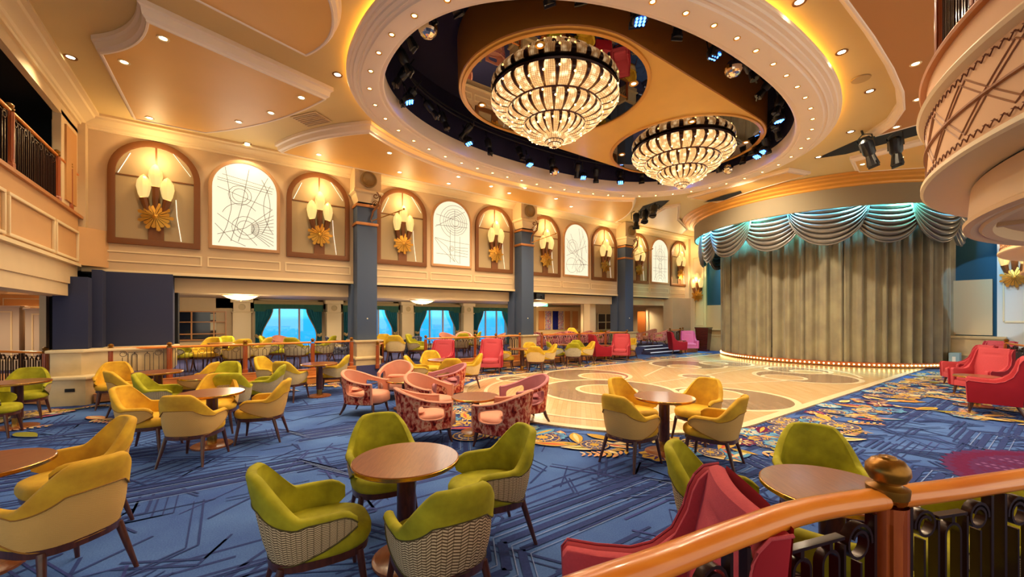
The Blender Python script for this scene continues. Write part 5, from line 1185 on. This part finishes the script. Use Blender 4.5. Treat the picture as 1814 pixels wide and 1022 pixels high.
def make_tub(name, vel, wov, pipe, hero=True):
    t = thing(name, 'x', 'chair')
    T, hb, ht, plan = shell_fns()
    nu = 40 if hero else 24
    band = lambda th: lerp(.028, .185, 1-sstep(28, 84, abs(th)))
    B = MB()
    # section from the outer seam over the top roll down the inside
    th_ = .048
    def sec(u, v):
        th = lerp(-T, T, u); h = ht(th); zs = max(h-band(th), hb(th)+.012); k = min(1, (T-abs(th))/6)*.75+.25
        tk = th_*k
        if v < .3:
            z = lerp(zs, h-.02, v/.3); return plan(th, z, -.007)
        if v < .55:
            q = (v-.3)/.25*PI; p = plan(th, h-.02, 0); c = plan(th, h-.02, tk/2)
            o = plan(th, h-.02, tk/2-(tk/2+.007)*cos(q)); return (o[0], o[1], h-.02+.024*sin(q))
        z = lerp(h-.02, .40, (v-.55)/.45); zl = min(h-.02, max(z, hb(th)-.02)); return plan(th, zl, tk+.02*sstep(.5, .42, zl)*0)
    B.grid(sec, nu, 20 if hero else 12)
    # underside lip that closes the shell edge
    B.grid(lambda u, v: (lambda th: plan(th, hb(th)+(.0 if v < .5 else .01), lerp(0, th_*(min(1, (T-abs(th))/6)*.75+.25), v)))(lerp(-T, T, u)), nu, 1)
    for sgn in (-1, 1):       # the rounded front end of each arm
        th = sgn*T; k = .25
        B.grid(lambda u, v: plan(th, lerp(hb(th), ht(th)-.02, v), lerp(-.007, th_*k, u)), 2, 4)
    B.build('backrest', vel, t, ang=1.2)
    O = MB()
    O.grid(lambda u, v: (lambda th: plan(th, lerp(hb(th), max(ht(th)-band(th), hb(th)+.012)+.004, v), 0))(lerp(-T, T, u)), nu, 8 if hero else 4, uv=True)
    O.build('outer_shell', wov, t)
    if hero:
        Pp = MB(); n = 46
        Pp.tube([plan(th, max(ht(th)-band(th), hb(th)+.012), -.008) for th in [lerp(-T, T, i/n) for i in range(n+1)]], .0045, 5)
        Pp.tube([plan(th, hb(th), -.002) for th in [lerp(-T, T, i/n) for i in range(n+1)]], .005, 5)
        Pp.build('piping', pipe, t)
    S = MB()
    def seat(u, v):
        a = 2*PI*u; c, s = cos(a), sin(a); n = 2.6
        R = {0: .0, 1: .55, 2: .85, 3: .96, 4: 1.0, 5: 1.0, 6: .96, 7: .9}[round(v*7)]; Z = {0: .478, 1: .474, 2: .465, 3: .45, 4: .425, 5: .385, 6: .362, 7: .355}[round(v*7)]
        x = .272*R*math.copysign(abs(c)**(2/n), c); y = .03+.295*R*math.copysign(abs(s)**(2/n), s)
        return (x, y, Z)
    S.grid(seat, 32 if hero else 20, 7, cu=True); S.build('seat', vel, t, ang=1.3)
    A = MB(); A.loops([[(x*k, (y-.02)*k+.02, z) for x, y in se(0, .02, .262, .285, 2.8, 24)] for k, z in ((1, .362), (1, .315), (.86, .312), (.86, .362))])
    A.build('seat_frame', M_leg, t)
    for sx in (-1, 1):
        for y0, y1 in ((-.19, -.285), (.225, .27)):
            L = MB(); L.tube([(sx*.2, y0, .335), (sx*.222, lerp(y0, y1, .5), .17), (sx*.248, y1, 0)], [.024, .02, .0135], 10); L.build('leg', M_leg, t)
    return t

# pink barrel chair ------------------------------------------------
M_flor = floral('floral_velvet', ['4a0d10', '8a2418', 'b5493a', 'cf8468', 'd9a888', '8f3a20'])
M_flor2 = floral('floral_print', ['6e1030', 'b84058', 'e0a098', 'c65a68', 'efc8b0', '8f2a40'])
M_pink = mat('pink_velvet', 'd9957c', .7, sheen=.3, noise=.12, nscale=5, spec=.3)
M_pink2 = mat('mauve_velvet', 'b9747a', .65, sheen=.3, noise=.12, nscale=5, spec=.3)
M_dkpat = floral('navy_print', ['15182e', '20264a', '6f7590', '1c2140', 'a9a9b4', '20243a'])

def make_barrel(name, outer, inner, hero=True, high=.78):
    t = thing(name, 'x', 'armchair')
    T = 128; zb = .22
    def ht(th): a = abs(th); return high - (high-.58)*(.5*sstep(5, 118, a)+.5*min(1, a/118))
    def pl(th, z, off=0):
        q = math.radians(th); c, s = cos(q), sin(q); f = (z-zb)/.5
        rx = .33+.035*f-off; ry = .33+.07*f*max(0, c)-off; n = 2.35
        x = rx*math.copysign(abs(s)**(2/n), s); y = -ry*math.copysign(abs(c)**(2/n), c)
        if c < 0: y = -c*.50; x = math.copysign(rx*(1-.08*(c/.6)**2), s)
        return (x, y, z)
    tk = .05
    def P(th, s, off): return pl(th, lerp(zb, ht(th), s), off)
    n = 16 if hero else 10
    O = MB(); I = MB(); Rm = MB()
    hx, hs, thc, sc0 = 25, .235, 90, .60
    def hole(sg, f):
        c, s = cos(f), sin(f); e = 2/3.2
        return (sg*(thc+hx*math.copysign(abs(c)**e, c)), sc0+hs*math.copysign(abs(s)**e, s))
    def rect(sg, f):
        c, s = cos(f), sin(f)
        X0, X1 = 55-thc, T-thc
        k = 1e9
        if c > 1e-6: k = min(k, X1/c)
        if c < -1e-6: k = min(k, X0/c)
        sy = s/60.
        if s > 1e-6: k = min(k, (1-sc0)/sy)
        if s < -1e-6: k = min(k, (-sc0)/sy)
        return (sg*(thc+k*c), sc0+k*sy)
    for M_, off in ((O, 0), (I, tk)):
        M_.grid(lambda u, v: P(lerp(-55, 55, u), v, off), n, 8)
        for sg in (-1, 1):
            def pat(u, v):
                f = 2*PI*u+.01; a = hole(sg, f); b = rect(sg, f)
                return P(lerp(a[0], b[0], v), lerp(a[1], b[1], v), off)
            M_.grid(pat, 56 if hero else 28, 3, cu=True)
    for sg in (-1, 1):
        Rm.grid(lambda u, v: P(*hole(sg, 2*PI*u), lerp(-.006, tk+.004, v)), 40, 2, cu=True)
        Rm.tube([P(*hole(sg, 2*PI*i/30), -.002) for i in range(30)], .008, 6, closed=True)
        Rm.grid(lambda u, v: P(sg*T, v, lerp(0, tk, u)), 2, 6)
    k = 40
    Rm.tube([(lambda p: (p[0], p[1], p[2]-.004))(P(lerp(-T, T, i/k), 1, tk/2)) for i in range(k+1)], .03, 8, ry=.018)
    for sg in (-1, 1): Rm.tube([P(sg*T, i/6, tk/2) for i in range(7)], .026, 8)
    Rm.grid(lambda u, v: P(lerp(-T, T, u), 0, lerp(0, tk, v)), 24, 1)
    O.build('outer_shell', outer, t, ang=1.2); I.build('backrest', inner, t, ang=1.2); Rm.build('edge_trim', inner, t, ang=1.2)
    S = MB(); pr = [(0, .425), (.6, .42), (.9, .405), (1, .37), (1, .25), (.97, .235), (0, .235)]
    S.loops([[(x*r_, (y-.06)*r_+.06, z) for x, y in se(0, .07, .275, .375, 3.4, 28)] for r_, z in pr]); S.build('seat', inner, t, ang=1.0)
    K = MB(); K.loops([[(x*r_, y*r_-.10, z) for x, y in se(0, 0, .22, .10, 2.4, 20)] for r_, z in ((.05, .42), (.8, .425), (1, .455), (.8, .49), (.05, .50))]) if hero else None
    if hero: K.build('cushion', inner, t, ang=1.2)
    Bs = MB(); Bs.loops([[(x*r_, y*r_, z) for x, y in se(0, .03, .29, .36, 3, 24)] for r_, z in ((1, .235), (1, .20), (.01, .20))]); Bs.build('base', M_leg, t)
    for sx in (-1, 1):
        for y0, y1 in ((-.24, -.34), (.30, .34)):
            L = MB(); L.tube([(sx*.22, y0, .215), (sx*.235, lerp(y0, y1, .35), .11), (sx*.25, y1, 0)], [.03, .024, .014], 8); L.build('leg', M_leg, t)
    return t

# tall red armchair ------------------------------------------------
M_red_in = mat('coral_wool', 'c9525c', .85, noise=.1, nscale=60, bump=.25, bscale=260, spec=.2)
M_red_out = mat('crimson_velvet', '9c1428', .7, sheen=.3, noise=.12, nscale=5, spec=.25)
M_mag = mat('magenta_piping', 'c04a48', .7)
M_pk_in = mat('rose_wool', 'e878a8', .85, noise=.08, nscale=40); M_pk_out = mat('rose_velvet', 'c04888', .7, sheen=.3)
def make_wing(name, inn, out, hero=True):
    t = thing(name, 'x', 'armchair')
    # side outline in (y, z): front of arm, arm top, sweep up into the wing, back
    side = [(.36, .22), (.375, .58), (.35, .615), (.20, .60), (.03, .60), (-.07, .635), (-.165, .72), (-.215, .84), (-.235, .94), (-.26, 1.0), (-.30, 1.045), (-.37, 1.06), (-.345, .9), (-.30, .5), (-.27, .22)]
    for sx in (-1, 1):
        for nm, x0, x1, m_ in (('side_panel', .325, .372, out), ('arm_lining', .27, .328, inn)):
            A = MB(); n = len(side); thin = (lambda z: .035*sstep(.6, .72, z)) if nm == 'arm_lining' else (lambda z: 0)
            tap = lambda z: -.05*sstep(.6, 1.1, z)
            v = [(sx*(x0+thin(z)+tap(z)), y, z) for y, z in side]+[(sx*(x1+tap(z)), y, z) for y, z in side]
            f = [(i, (i+1) % n, (i+1) % n+n, i+n) for i in range(n)]+[tuple(range(n-1, -1, -1)), tuple(range(n, 2*n))]
            if sx < 0: f = [tuple(reversed(q)) for q in f]
            A.add(v, f); A.build(nm, m_, t, bevel=.012, ang=.9)
    if hero:
        for sx in (-1, 1):
            Pp = MB(); Pp.tube([(sx*(.374-.05*sstep(.6, 1.1, z)), y, z) for y, z in [(.36, .24), (.376, .58), (.35, .617), (.20, .602), (.03, .602), (-.07, .637), (-.165, .722), (-.215, .842), (-.235, .942), (-.26, 1.002), (-.30, 1.047), (-.37, 1.062)]], .007, 5); Pp.build('piping', M_red_in if out is M_red_out else inn, t)
    Bk = MB()
    def back(u, v):      # inner back, gently cushioned, with a headrest crease
        x = lerp(-.29, .29, u)*(1+.05*sstep(.25, .45, v)-.14*sstep(.45, 1, v)); z = lerp(.42, 1.06, v)
        return (x, -.19-.115*v+.035*cos(PI*(u-.5))-.018*math.exp(-((v-.80)/.025)**2)*sstep(.3, .2, abs(u-.5)), z)
    Bk.grid(back, 14, 24)
    Bk.grid(lambda u, v: (lerp(-.29, .29, u)*(1-.09), -.305+.035*cos(PI*(u-.5))-v*.07, 1.06+.015*sin(PI*v)), 10, 4)
    Bk.build('backrest', inn, t, ang=1.2)
    Ob = MB(); Ob.grid(lambda u, v: (lerp(-.33, .33, u)*(1-.13*sstep(.6, 1, v)), -.285-.105*v-.01*sin(PI*u), lerp(.22, 1.065, v)), 8, 8); Ob.build('outer_back', out, t)
    S = MB(); S.loops([[(x*r_, (y-.08)*r_+.08, z) for x, y in se(0, .08, .275, .29, 5, 28)] for r_, z in ((.02, .475), (.75, .473), (.95, .46), (1, .43), (1, .36), (.97, .345))]); S.build('seat', inn, t, ang=1.1)
    Fr = MB(); Fr.box(-.325, .325, -.28, .355, .22, .345); Fr.build('seat_frame', inn, t, bevel=.01)
    for sx in (-1, 1):
        for y0, y1 in ((-.22, -.30), (.30, .335)):
            L = MB(); L.tube([(sx*.27, y0, .225), (sx*.285, y1, .035)], [.03, .016], 8); l = L.build('leg', M_leg, t)
            if hero: q = MB(); q.tube([(sx*.284, y1-.002, .045), (sx*.287, y1, 0)], [.018, .015], 8); q.build('brass_tip', M_brass, l)
    return t

def make_table(name='round_table', R=.375, h=.735, col=.055, base=.24):
    t = thing(name, 'x', 'table')
    T_ = MB(); T_.lathe([(.0001, h), (R-.004, h), (R, h-.004)], 48); T_.lathe([(R, h-.028), (R-.01, h-.036), (.0001, h-.036)], 48); T_.build('tabletop', M_walnut, t, ang=.5)
    E_ = MB(); E_.lathe([(R, h-.003), (R+.004, h-.006), (R+.004, h-.026), (R, h-.029)], 48); E_.build('brass_edge', M_brass, t)
    P_ = MB(); P_.lathe([(col+.02, h-.036), (col+.012, h-.06), (col+.012, .16)], 24)
    P_.build('pedestal', M_leg, t)
    K = MB(); K.lathe([(col+.004, .17), (col+.004, .03)], 24); K.build('brass_collar', M_brass, t)
    B = MB(); B.lathe([(.001, .034), (base-.02, .030), (base, .02), (base, .0)], 40); B.build('base', M_walnut, t)
    return t

TUB_y = make_tub('tub_chair', V_yel, WV_gold, PIPE_y); TUB_g = make_tub('tub_chair', V_grn, WV_herr, PIPE_g)
TUB_yp = make_tub('tub_chair', V_yel2, WV_pale, PIPE_y, False); TUB_gg = make_tub('tub_chair', V_grn, WV_grey, PIPE_g, False)
TUB_gp = make_tub('tub_chair', V_grn, WV_herr2, PIPE_g, False)
BAR = make_barrel('barrel_armchair', M_flor, M_pink); BAR_m = make_barrel('barrel_armchair', M_flor, M_pink2)
BAR_f = make_barrel('barrel_armchair', M_flor2, M_pink, False); BAR_n = make_barrel('barrel_armchair', M_dkpat, M_dkpat, False)
WING = make_wing('wing_armchair', M_red_in, M_red_out); WING_p = make_wing('wing_armchair', M_pk_in, M_pk_out, False)
TAB = make_table(); TAB_l = make_table('cocktail_table', .36, .56, .05, .22); TAB_m = make_table('side_table', .25, .62, .035, .17)


def put(proto, px, Z, deg, label, group=None, up=0, sc_=None):
    x, y = W(px, Z); o = place(proto, (x, y, up), face(cdir(deg)), label, group, sc_)
    k = o.name.split('.')[0]; FURN.append([o, {'tub_chair': .295, 'barrel_armchair': .385, 'wing_armchair': .38, 'round_table': .29, 'cocktail_table': .36, 'side_table': .22}[k], Vector((x, y)), up]); return o
FURN = []
Gc = 'velvet tub chairs around the lounge tables'; Gt = 'round pedestal tables of the lounge'; Gp = 'pink barrel armchairs in the lounge'; Gr = 'tall winged armchairs'; Gq = 'chairs on the raised platform under the windows'
# front green group
put(TAB, 720, 2.94, 0, 'round walnut table between the four green chairs in the front middle', Gt)
put(TUB_g, 778, 2.42, 122, 'green velvet tub chair seen from behind, in front of the nearest full round table', Gc)
put(TUB_g, 560, 2.55, 30, 'green velvet tub chair seen from its left side, left of the nearest full round table', Gc)
put(TUB_g, 680, 3.50, -65, 'green velvet tub chair facing us behind the nearest full round table, left of the other', Gc)
put(TUB_g, 868, 3.22, 205, 'green velvet tub chair right of the nearest full round table, before the floral armchair', Gc)
# left edge
put(TAB, -42, 2.80, 0, 'round walnut table cut off by the left edge of the photo, near the front', Gt)
put(TUB_y, 108, 2.66, 168, 'nearest yellow tub chair at the left edge, its woven back turned to us', Gc)
put(TUB_y, 135, 3.38, 240, 'yellow tub chair at the left edge, behind the nearest one, its inner back showing', Gc)
# mid left
put(TAB, 383, 5.55, 0, 'round walnut table between four yellow chairs in the left middle', Gt)
put(TUB_y, 262, 5.32, 12, 'yellow tub chair left of the left-middle table, facing right', Gc)
put(TUB_y, 345, 4.98, 98, 'yellow tub chair in the left middle with its woven back squarely to us', Gc)
put(TUB_y, 458, 5.80, 197, 'yellow tub chair right of the left-middle table, facing left', Gc)
put(TUB_y, 384, 6.25, -62, 'yellow tub chair facing us behind the left-middle table', Gc)
# second row left
put(TAB, 288, 7.62, 0, 'round table half hidden behind the second row of yellow chairs at the left', Gt)
put(TUB_y, 203, 7.95, -48, 'yellow tub chair facing us beside the marble pier at the left', Gc)
put(TUB_y, 245, 7.15, 60, 'yellow tub chair back to us, right of the one at the marble pier', Gc)
put(TUB_y, 338, 7.95, 192, 'yellow tub chair in side view by the railing, left of the green backs', Gc)
put(TAB, 352, 6.95, 0, 'round table hidden among the green and yellow chairs in the second row', Gt)
put(TUB_gp, 302, 6.70, 25, 'green herringbone tub chair between two yellow chairs of the second row', Gc)
put(TUB_gp, 390, 7.95, -80, 'green tub chair facing us, rearmost of the two overlapping green backs', Gc)
put(TUB_gp, 408, 6.75, 118, 'green tub chair with its back to us, front one of the two overlapping green backs', Gc)
put(TUB_gp, 467, 7.55, 200, 'green herringbone tub chair in side view behind the right-hand yellow chair', Gc)
put(TAB, 562, 9.05, 0, 'round table of the three yellow chairs by the steps near the first column', Gt)
put(TUB_yp, 482, 9.25, -8, 'left of the three yellow tub chairs near the first blue column, facing right', Gc)
put(TUB_yp, 531, 8.72, 85, 'middle one of the three yellow tub chairs near the first blue column, back to us', Gc)
put(TUB_yp, 580, 9.35, 195, 'right one of the three yellow tub chairs near the first blue column, facing left', Gc)
# far left
put(TAB, 22, 6.35, 0, 'round table at the far left edge beside the green chair', Gt)
put(TUB_g, 44, 7.0, -52, 'green tub chair facing us in front of the short railing at the far left', Gc)
put(TUB_g, -12, 6.0, 35, 'herringbone back of a tub chair cut off by the left edge', Gc)
# pink lounge
put(TAB_l, 842, 6.15, 0, 'low round table between the pink armchairs beside the dance floor', Gt)
put(TAB_l, 712, 7.75, 0, 'low table half hidden among the left group of pink armchairs', Gt)
put(BAR, 652, 7.45, -12, 'leftmost pink armchair with a floral outside, in side view facing right', Gp)
put(BAR, 702, 8.85, -88, 'plain pink armchair inside facing us, farthest of the pink armchairs', Gp)
put(BAR_m, 792, 8.45, 205, 'pink armchair in side view in front of the far yellow group, facing left', Gp)
put(BAR, 757, 6.95, -28, 'pink armchair in the middle of the pink group, facing right', Gp)
put(BAR, 750, 5.75, 28, 'nearest floral armchair left of the low table, just behind the front green chair', Gp)
put(BAR, 893, 5.55, 152, 'nearest floral armchair right of the low table, just behind the front green chair', Gp)
put(BAR_m, 930, 6.75, 208, 'mauve-lined floral armchair at the edge of the dance floor', Gp)
# right middle group
put(TAB, 1182, 5.21, 0, 'round walnut table by the dance floor between four yellow chairs', Gt)
put(TUB_y, 1117, 4.88, 38, 'yellow woven-backed tub chair at the left front of the dance floor table', Gc)
put(TUB_y, 1252, 4.88, 140, 'yellow woven-backed tub chair at the right front of the dance floor table', Gc)
put(TUB_y, 1126, 5.72, -52, 'yellow tub chair facing us at the far left of the table by the dance floor', Gc)
put(TUB_y, 1236, 5.80, 218, 'yellow tub chair facing us at the far right of the table by the dance floor', Gc)
# right front group behind the handrail
put(TAB, 1470, 2.45, 0, 'round walnut table partly behind the front handrail', Gt)
put(TUB_g, 1452, 3.12, -118, 'large green tub chair facing us behind the table at the front handrail', Gc)
put(TUB_g, 1284, 2.72, -32, 'green tub chair between the red armchair and the table at the front handrail', Gc)
put(TUB_g, 1478, 1.90, 52, 'green herringbone tub chair seen through the left bay of the front handrail', Gc)
put(TUB_g, 1700, 2.28, 168, 'green tub chair seen through the right bay of the front handrail', Gc)
put(WING, 1156, 1.66, 172, 'large coral armchair in the front right, partly hidden by the handrail', Gr)
# far middle group
put(TAB, 783, 9.80, 0, 'round table of the yellow chairs behind the pink armchairs', Gt)
put(TUB_yp, 746, 9.55, 10, 'yellow tub chair behind the pink armchairs, left one in side view', Gc)
put(TUB_yp, 764, 10.7, -75, 'yellow tub chair facing us behind the pink armchairs', Gc)
put(TUB_yp, 798, 9.15, 105, 'olive back of a tub chair between the pink armchairs and the far red one', Gc)
put(TUB_yp, 829, 10.0, 188, 'pale woven tub chair right of the group behind the pink armchairs, facing left', Gc)
put(WING, 779, 12.1, 255, 'coral armchair showing only its top above the yellow chairs', Gr)
put(WING, 870, 12.7, -92, 'coral armchair facing us in front of the steps between the first two columns', Gr)
put(TAB, 922, 13.2, 0, 'far round table of the yellow chairs at the second column', Gt)
put(TUB_yp, 905, 13.3, -5, 'far yellow tub chair left of the second column table', Gc)
put(TUB_yp, 940, 13.0, 80, 'far yellow tub chair with its pale back to us below the second column', Gc)
put(TUB_yp, 968, 13.6, 190, 'far yellow tub chair right of the second column table', Gc)
put(TUB_yp, 934, 14.5, -80, 'far yellow tub chair facing us directly behind the pale back below the second column', Gc)
put(TAB, 1000, 15.4, 0, 'far round table between the green and grey chairs beyond the second column', Gt)
put(TUB_gg, 970, 15.5, 10, 'far green tub chair left of the grey-backed one', Gc)
put(TUB_gg, 997, 16.3, -80, 'far green tub chair facing us beyond the second column', Gc)
put(TUB_gg, 1015, 14.6, 85, 'far tub chair with a grey marl back turned to us', Gc)
put(TUB_yp, 1034, 15.2, 190, 'far yellow-green tub chair just left of the far red armchair', Gc)
put(WING, 1052, 16.6, 8, 'far crimson armchair in side view facing right', Gr)
put(TAB_m, 1074, 16.6, 0, 'small dark side table between the two far red armchairs', Gt)
put(WING, 1094, 16.6, -112, 'far coral armchair facing us, right of the small dark side table', Gr)
put(TUB_yp, 1112, 17.4, -150, 'yellow tub chair beside the far coral armchair, before the carpeted steps', Gc)
put(WING, 1188, 19.6, -5, 'farthest crimson armchair in side view near the stage', Gr)
put(TAB_m, 1206, 19.9, 0, 'small side table between the crimson and the rose-pink armchairs near the stage', Gt)
put(WING_p, 1221, 20.3, -100, 'rose-pink armchair beside the wooden stand near the stage', Gr)
# right edge reds
put(TAB_m, 1731, 7.95, 0, 'small brass-edged table between the red armchairs at the right edge', Gt, sc_=(1.3, 1.3, .98))
put(WING, 1766, 7.3, 132, 'nearest crimson armchair at the right edge, seen from its side', Gr)
put(WING, 1740, 8.95, 188, 'coral armchair facing left between two crimson ones at the right edge', Gr)
put(WING, 1716, 10.1, 158, 'crimson armchair behind the coral one at the right edge', Gr)
put(WING, 1762, 11.6, 200, 'red armchair at the right edge showing only its headrest', Gr)
# platform
def putp(proto, px, Z, deg, label): put(proto, px, Z, deg, label, Gq, PH)
putp(TUB_yp, 361, 10.6, -80, 'yellow tub chair facing us behind the left railing')
putp(TUB_gg, 335, 10.5, 20, 'grey herringbone tub chair behind the left railing, left of the yellow one')
putp(TUB_gg, 392, 11.4, -80, 'dark-looking tub chair behind the left railing, right of the yellow one')
putp(TUB_yp, 420, 10.3, 150, 'pale tub chair behind the left railing with its back to us')
putp(TUB_yp, 455, 11.0, 190, 'yellow tub chair behind the left railing under the teal curtain')
put(TAB, 388, 10.6, 0, 'round table behind the left railing', Gt, PH)
putp(TUB_gp, 485, 11.8, 20, 'green tub chair behind the left railing in front of the first sea window, left')
putp(TUB_gg, 526, 11.2, 88, 'pale-backed tub chair behind the left railing in front of the first sea window')
putp(TUB_gp, 572, 11.9, 185, 'green tub chair behind the left railing, last before the first column')
putp(BAR_f, 505, 13.7, -20, 'floral armchair under the first sea window')
putp(BAR_n, 600, 13.2, 30, 'navy print armchair behind the railing end at the first column')
putp(TUB_yp, 682, 12.8, -70, 'yellow tub chair on the platform right of the first column, facing us')
putp(TUB_yp, 702, 12.4, 100, 'pale tub chair on the platform right of the first column, back to us')
putp(BAR_n, 729, 13.4, 140, 'navy print armchair on the platform beneath the sea window')
putp(TUB_gp, 743, 12.8, -10, 'green tub chair on the platform next to the navy print armchair')
putp(TUB_gp, 815, 14.0, 120, 'green tub chair seen through the railing left of the facing red armchair')
putp(BAR_f, 795, 16.3, -40, 'floral armchair behind the railing under the third sea window, left of two')
putp(BAR_f, 822, 17.0, -80, 'floral armchair behind the railing under the third sea window, right of two')
putp(TUB_gp, 836, 15.5, 180, 'green tub chair topping the railing left of the fourth sea window')
putp(BAR_f, 878, 15.8, 200, 'floral armchair behind the railing above the facing red armchair')
for i, (px, Z, d, l) in enumerate([(958, 17.2, 60, 'first floral armchair behind the railing beyond the second column'), (985, 17.6, 120, 'second floral armchair behind the railing beyond the second column'), (1012, 18.6, 60, 'third floral armchair behind the railing beyond the second column'), (1040, 19.0, 120, 'fourth floral armchair behind the railing beyond the second column'), (1060, 18.9, 150, 'last floral armchair behind the railing before the third column')]):
    putp(BAR_f, px, Z, d, l)
putp(BAR_f, 1124, 21.0, -20, 'floral armchair above the carpeted steps, left of the pair')
putp(BAR_f, 1150, 21.4, 200, 'floral armchair above the carpeted steps, right of the pair')
putp(BAR_f, 1168, 20.6, 160, 'floral armchair behind the last railing before the stage wall')
putp(TUB_yp, 1016, 20.5, -80, 'yellow tub chair far back before the dark gridded opening')
putp(TUB_yp, 1062, 21.2, -80, 'yellow tub chair far back beside the third column')

# ease neighbouring pieces apart so that nothing touches
for it in range(80):
    for i in range(len(FURN)):
        a = FURN[i]
        for j in range(i):
            b = FURN[j]
            if a[3] != b[3]: continue
            d = a[2]-b[2]; L = d.length; need = a[1]+b[1]
            if L < need:
                d = d/L if L > 1e-4 else Vector((1, 0)); a[2] = a[2]+d*(need-L)*.5; b[2] = b[2]-d*(need-L)*.5
        p = a[2]
        for c in [(XW+.25, y) for y in Ycol]:
            d = p-Vector(c); need = a[1]+.5
            if d.length < need: p = Vector(c)+d.normalized()*need
        if a[3] == 0 and p.y < 18: p.x = max(p.x, -11.55+a[1]*.9)
        if a[3] > 0: p.x = min(p.x, -12.05-a[1]*.9); p.x = max(p.x, -16.9+a[1])
        a[2] = p
for o, r_, p, up in FURN: o.location = (p.x, p.y, up)
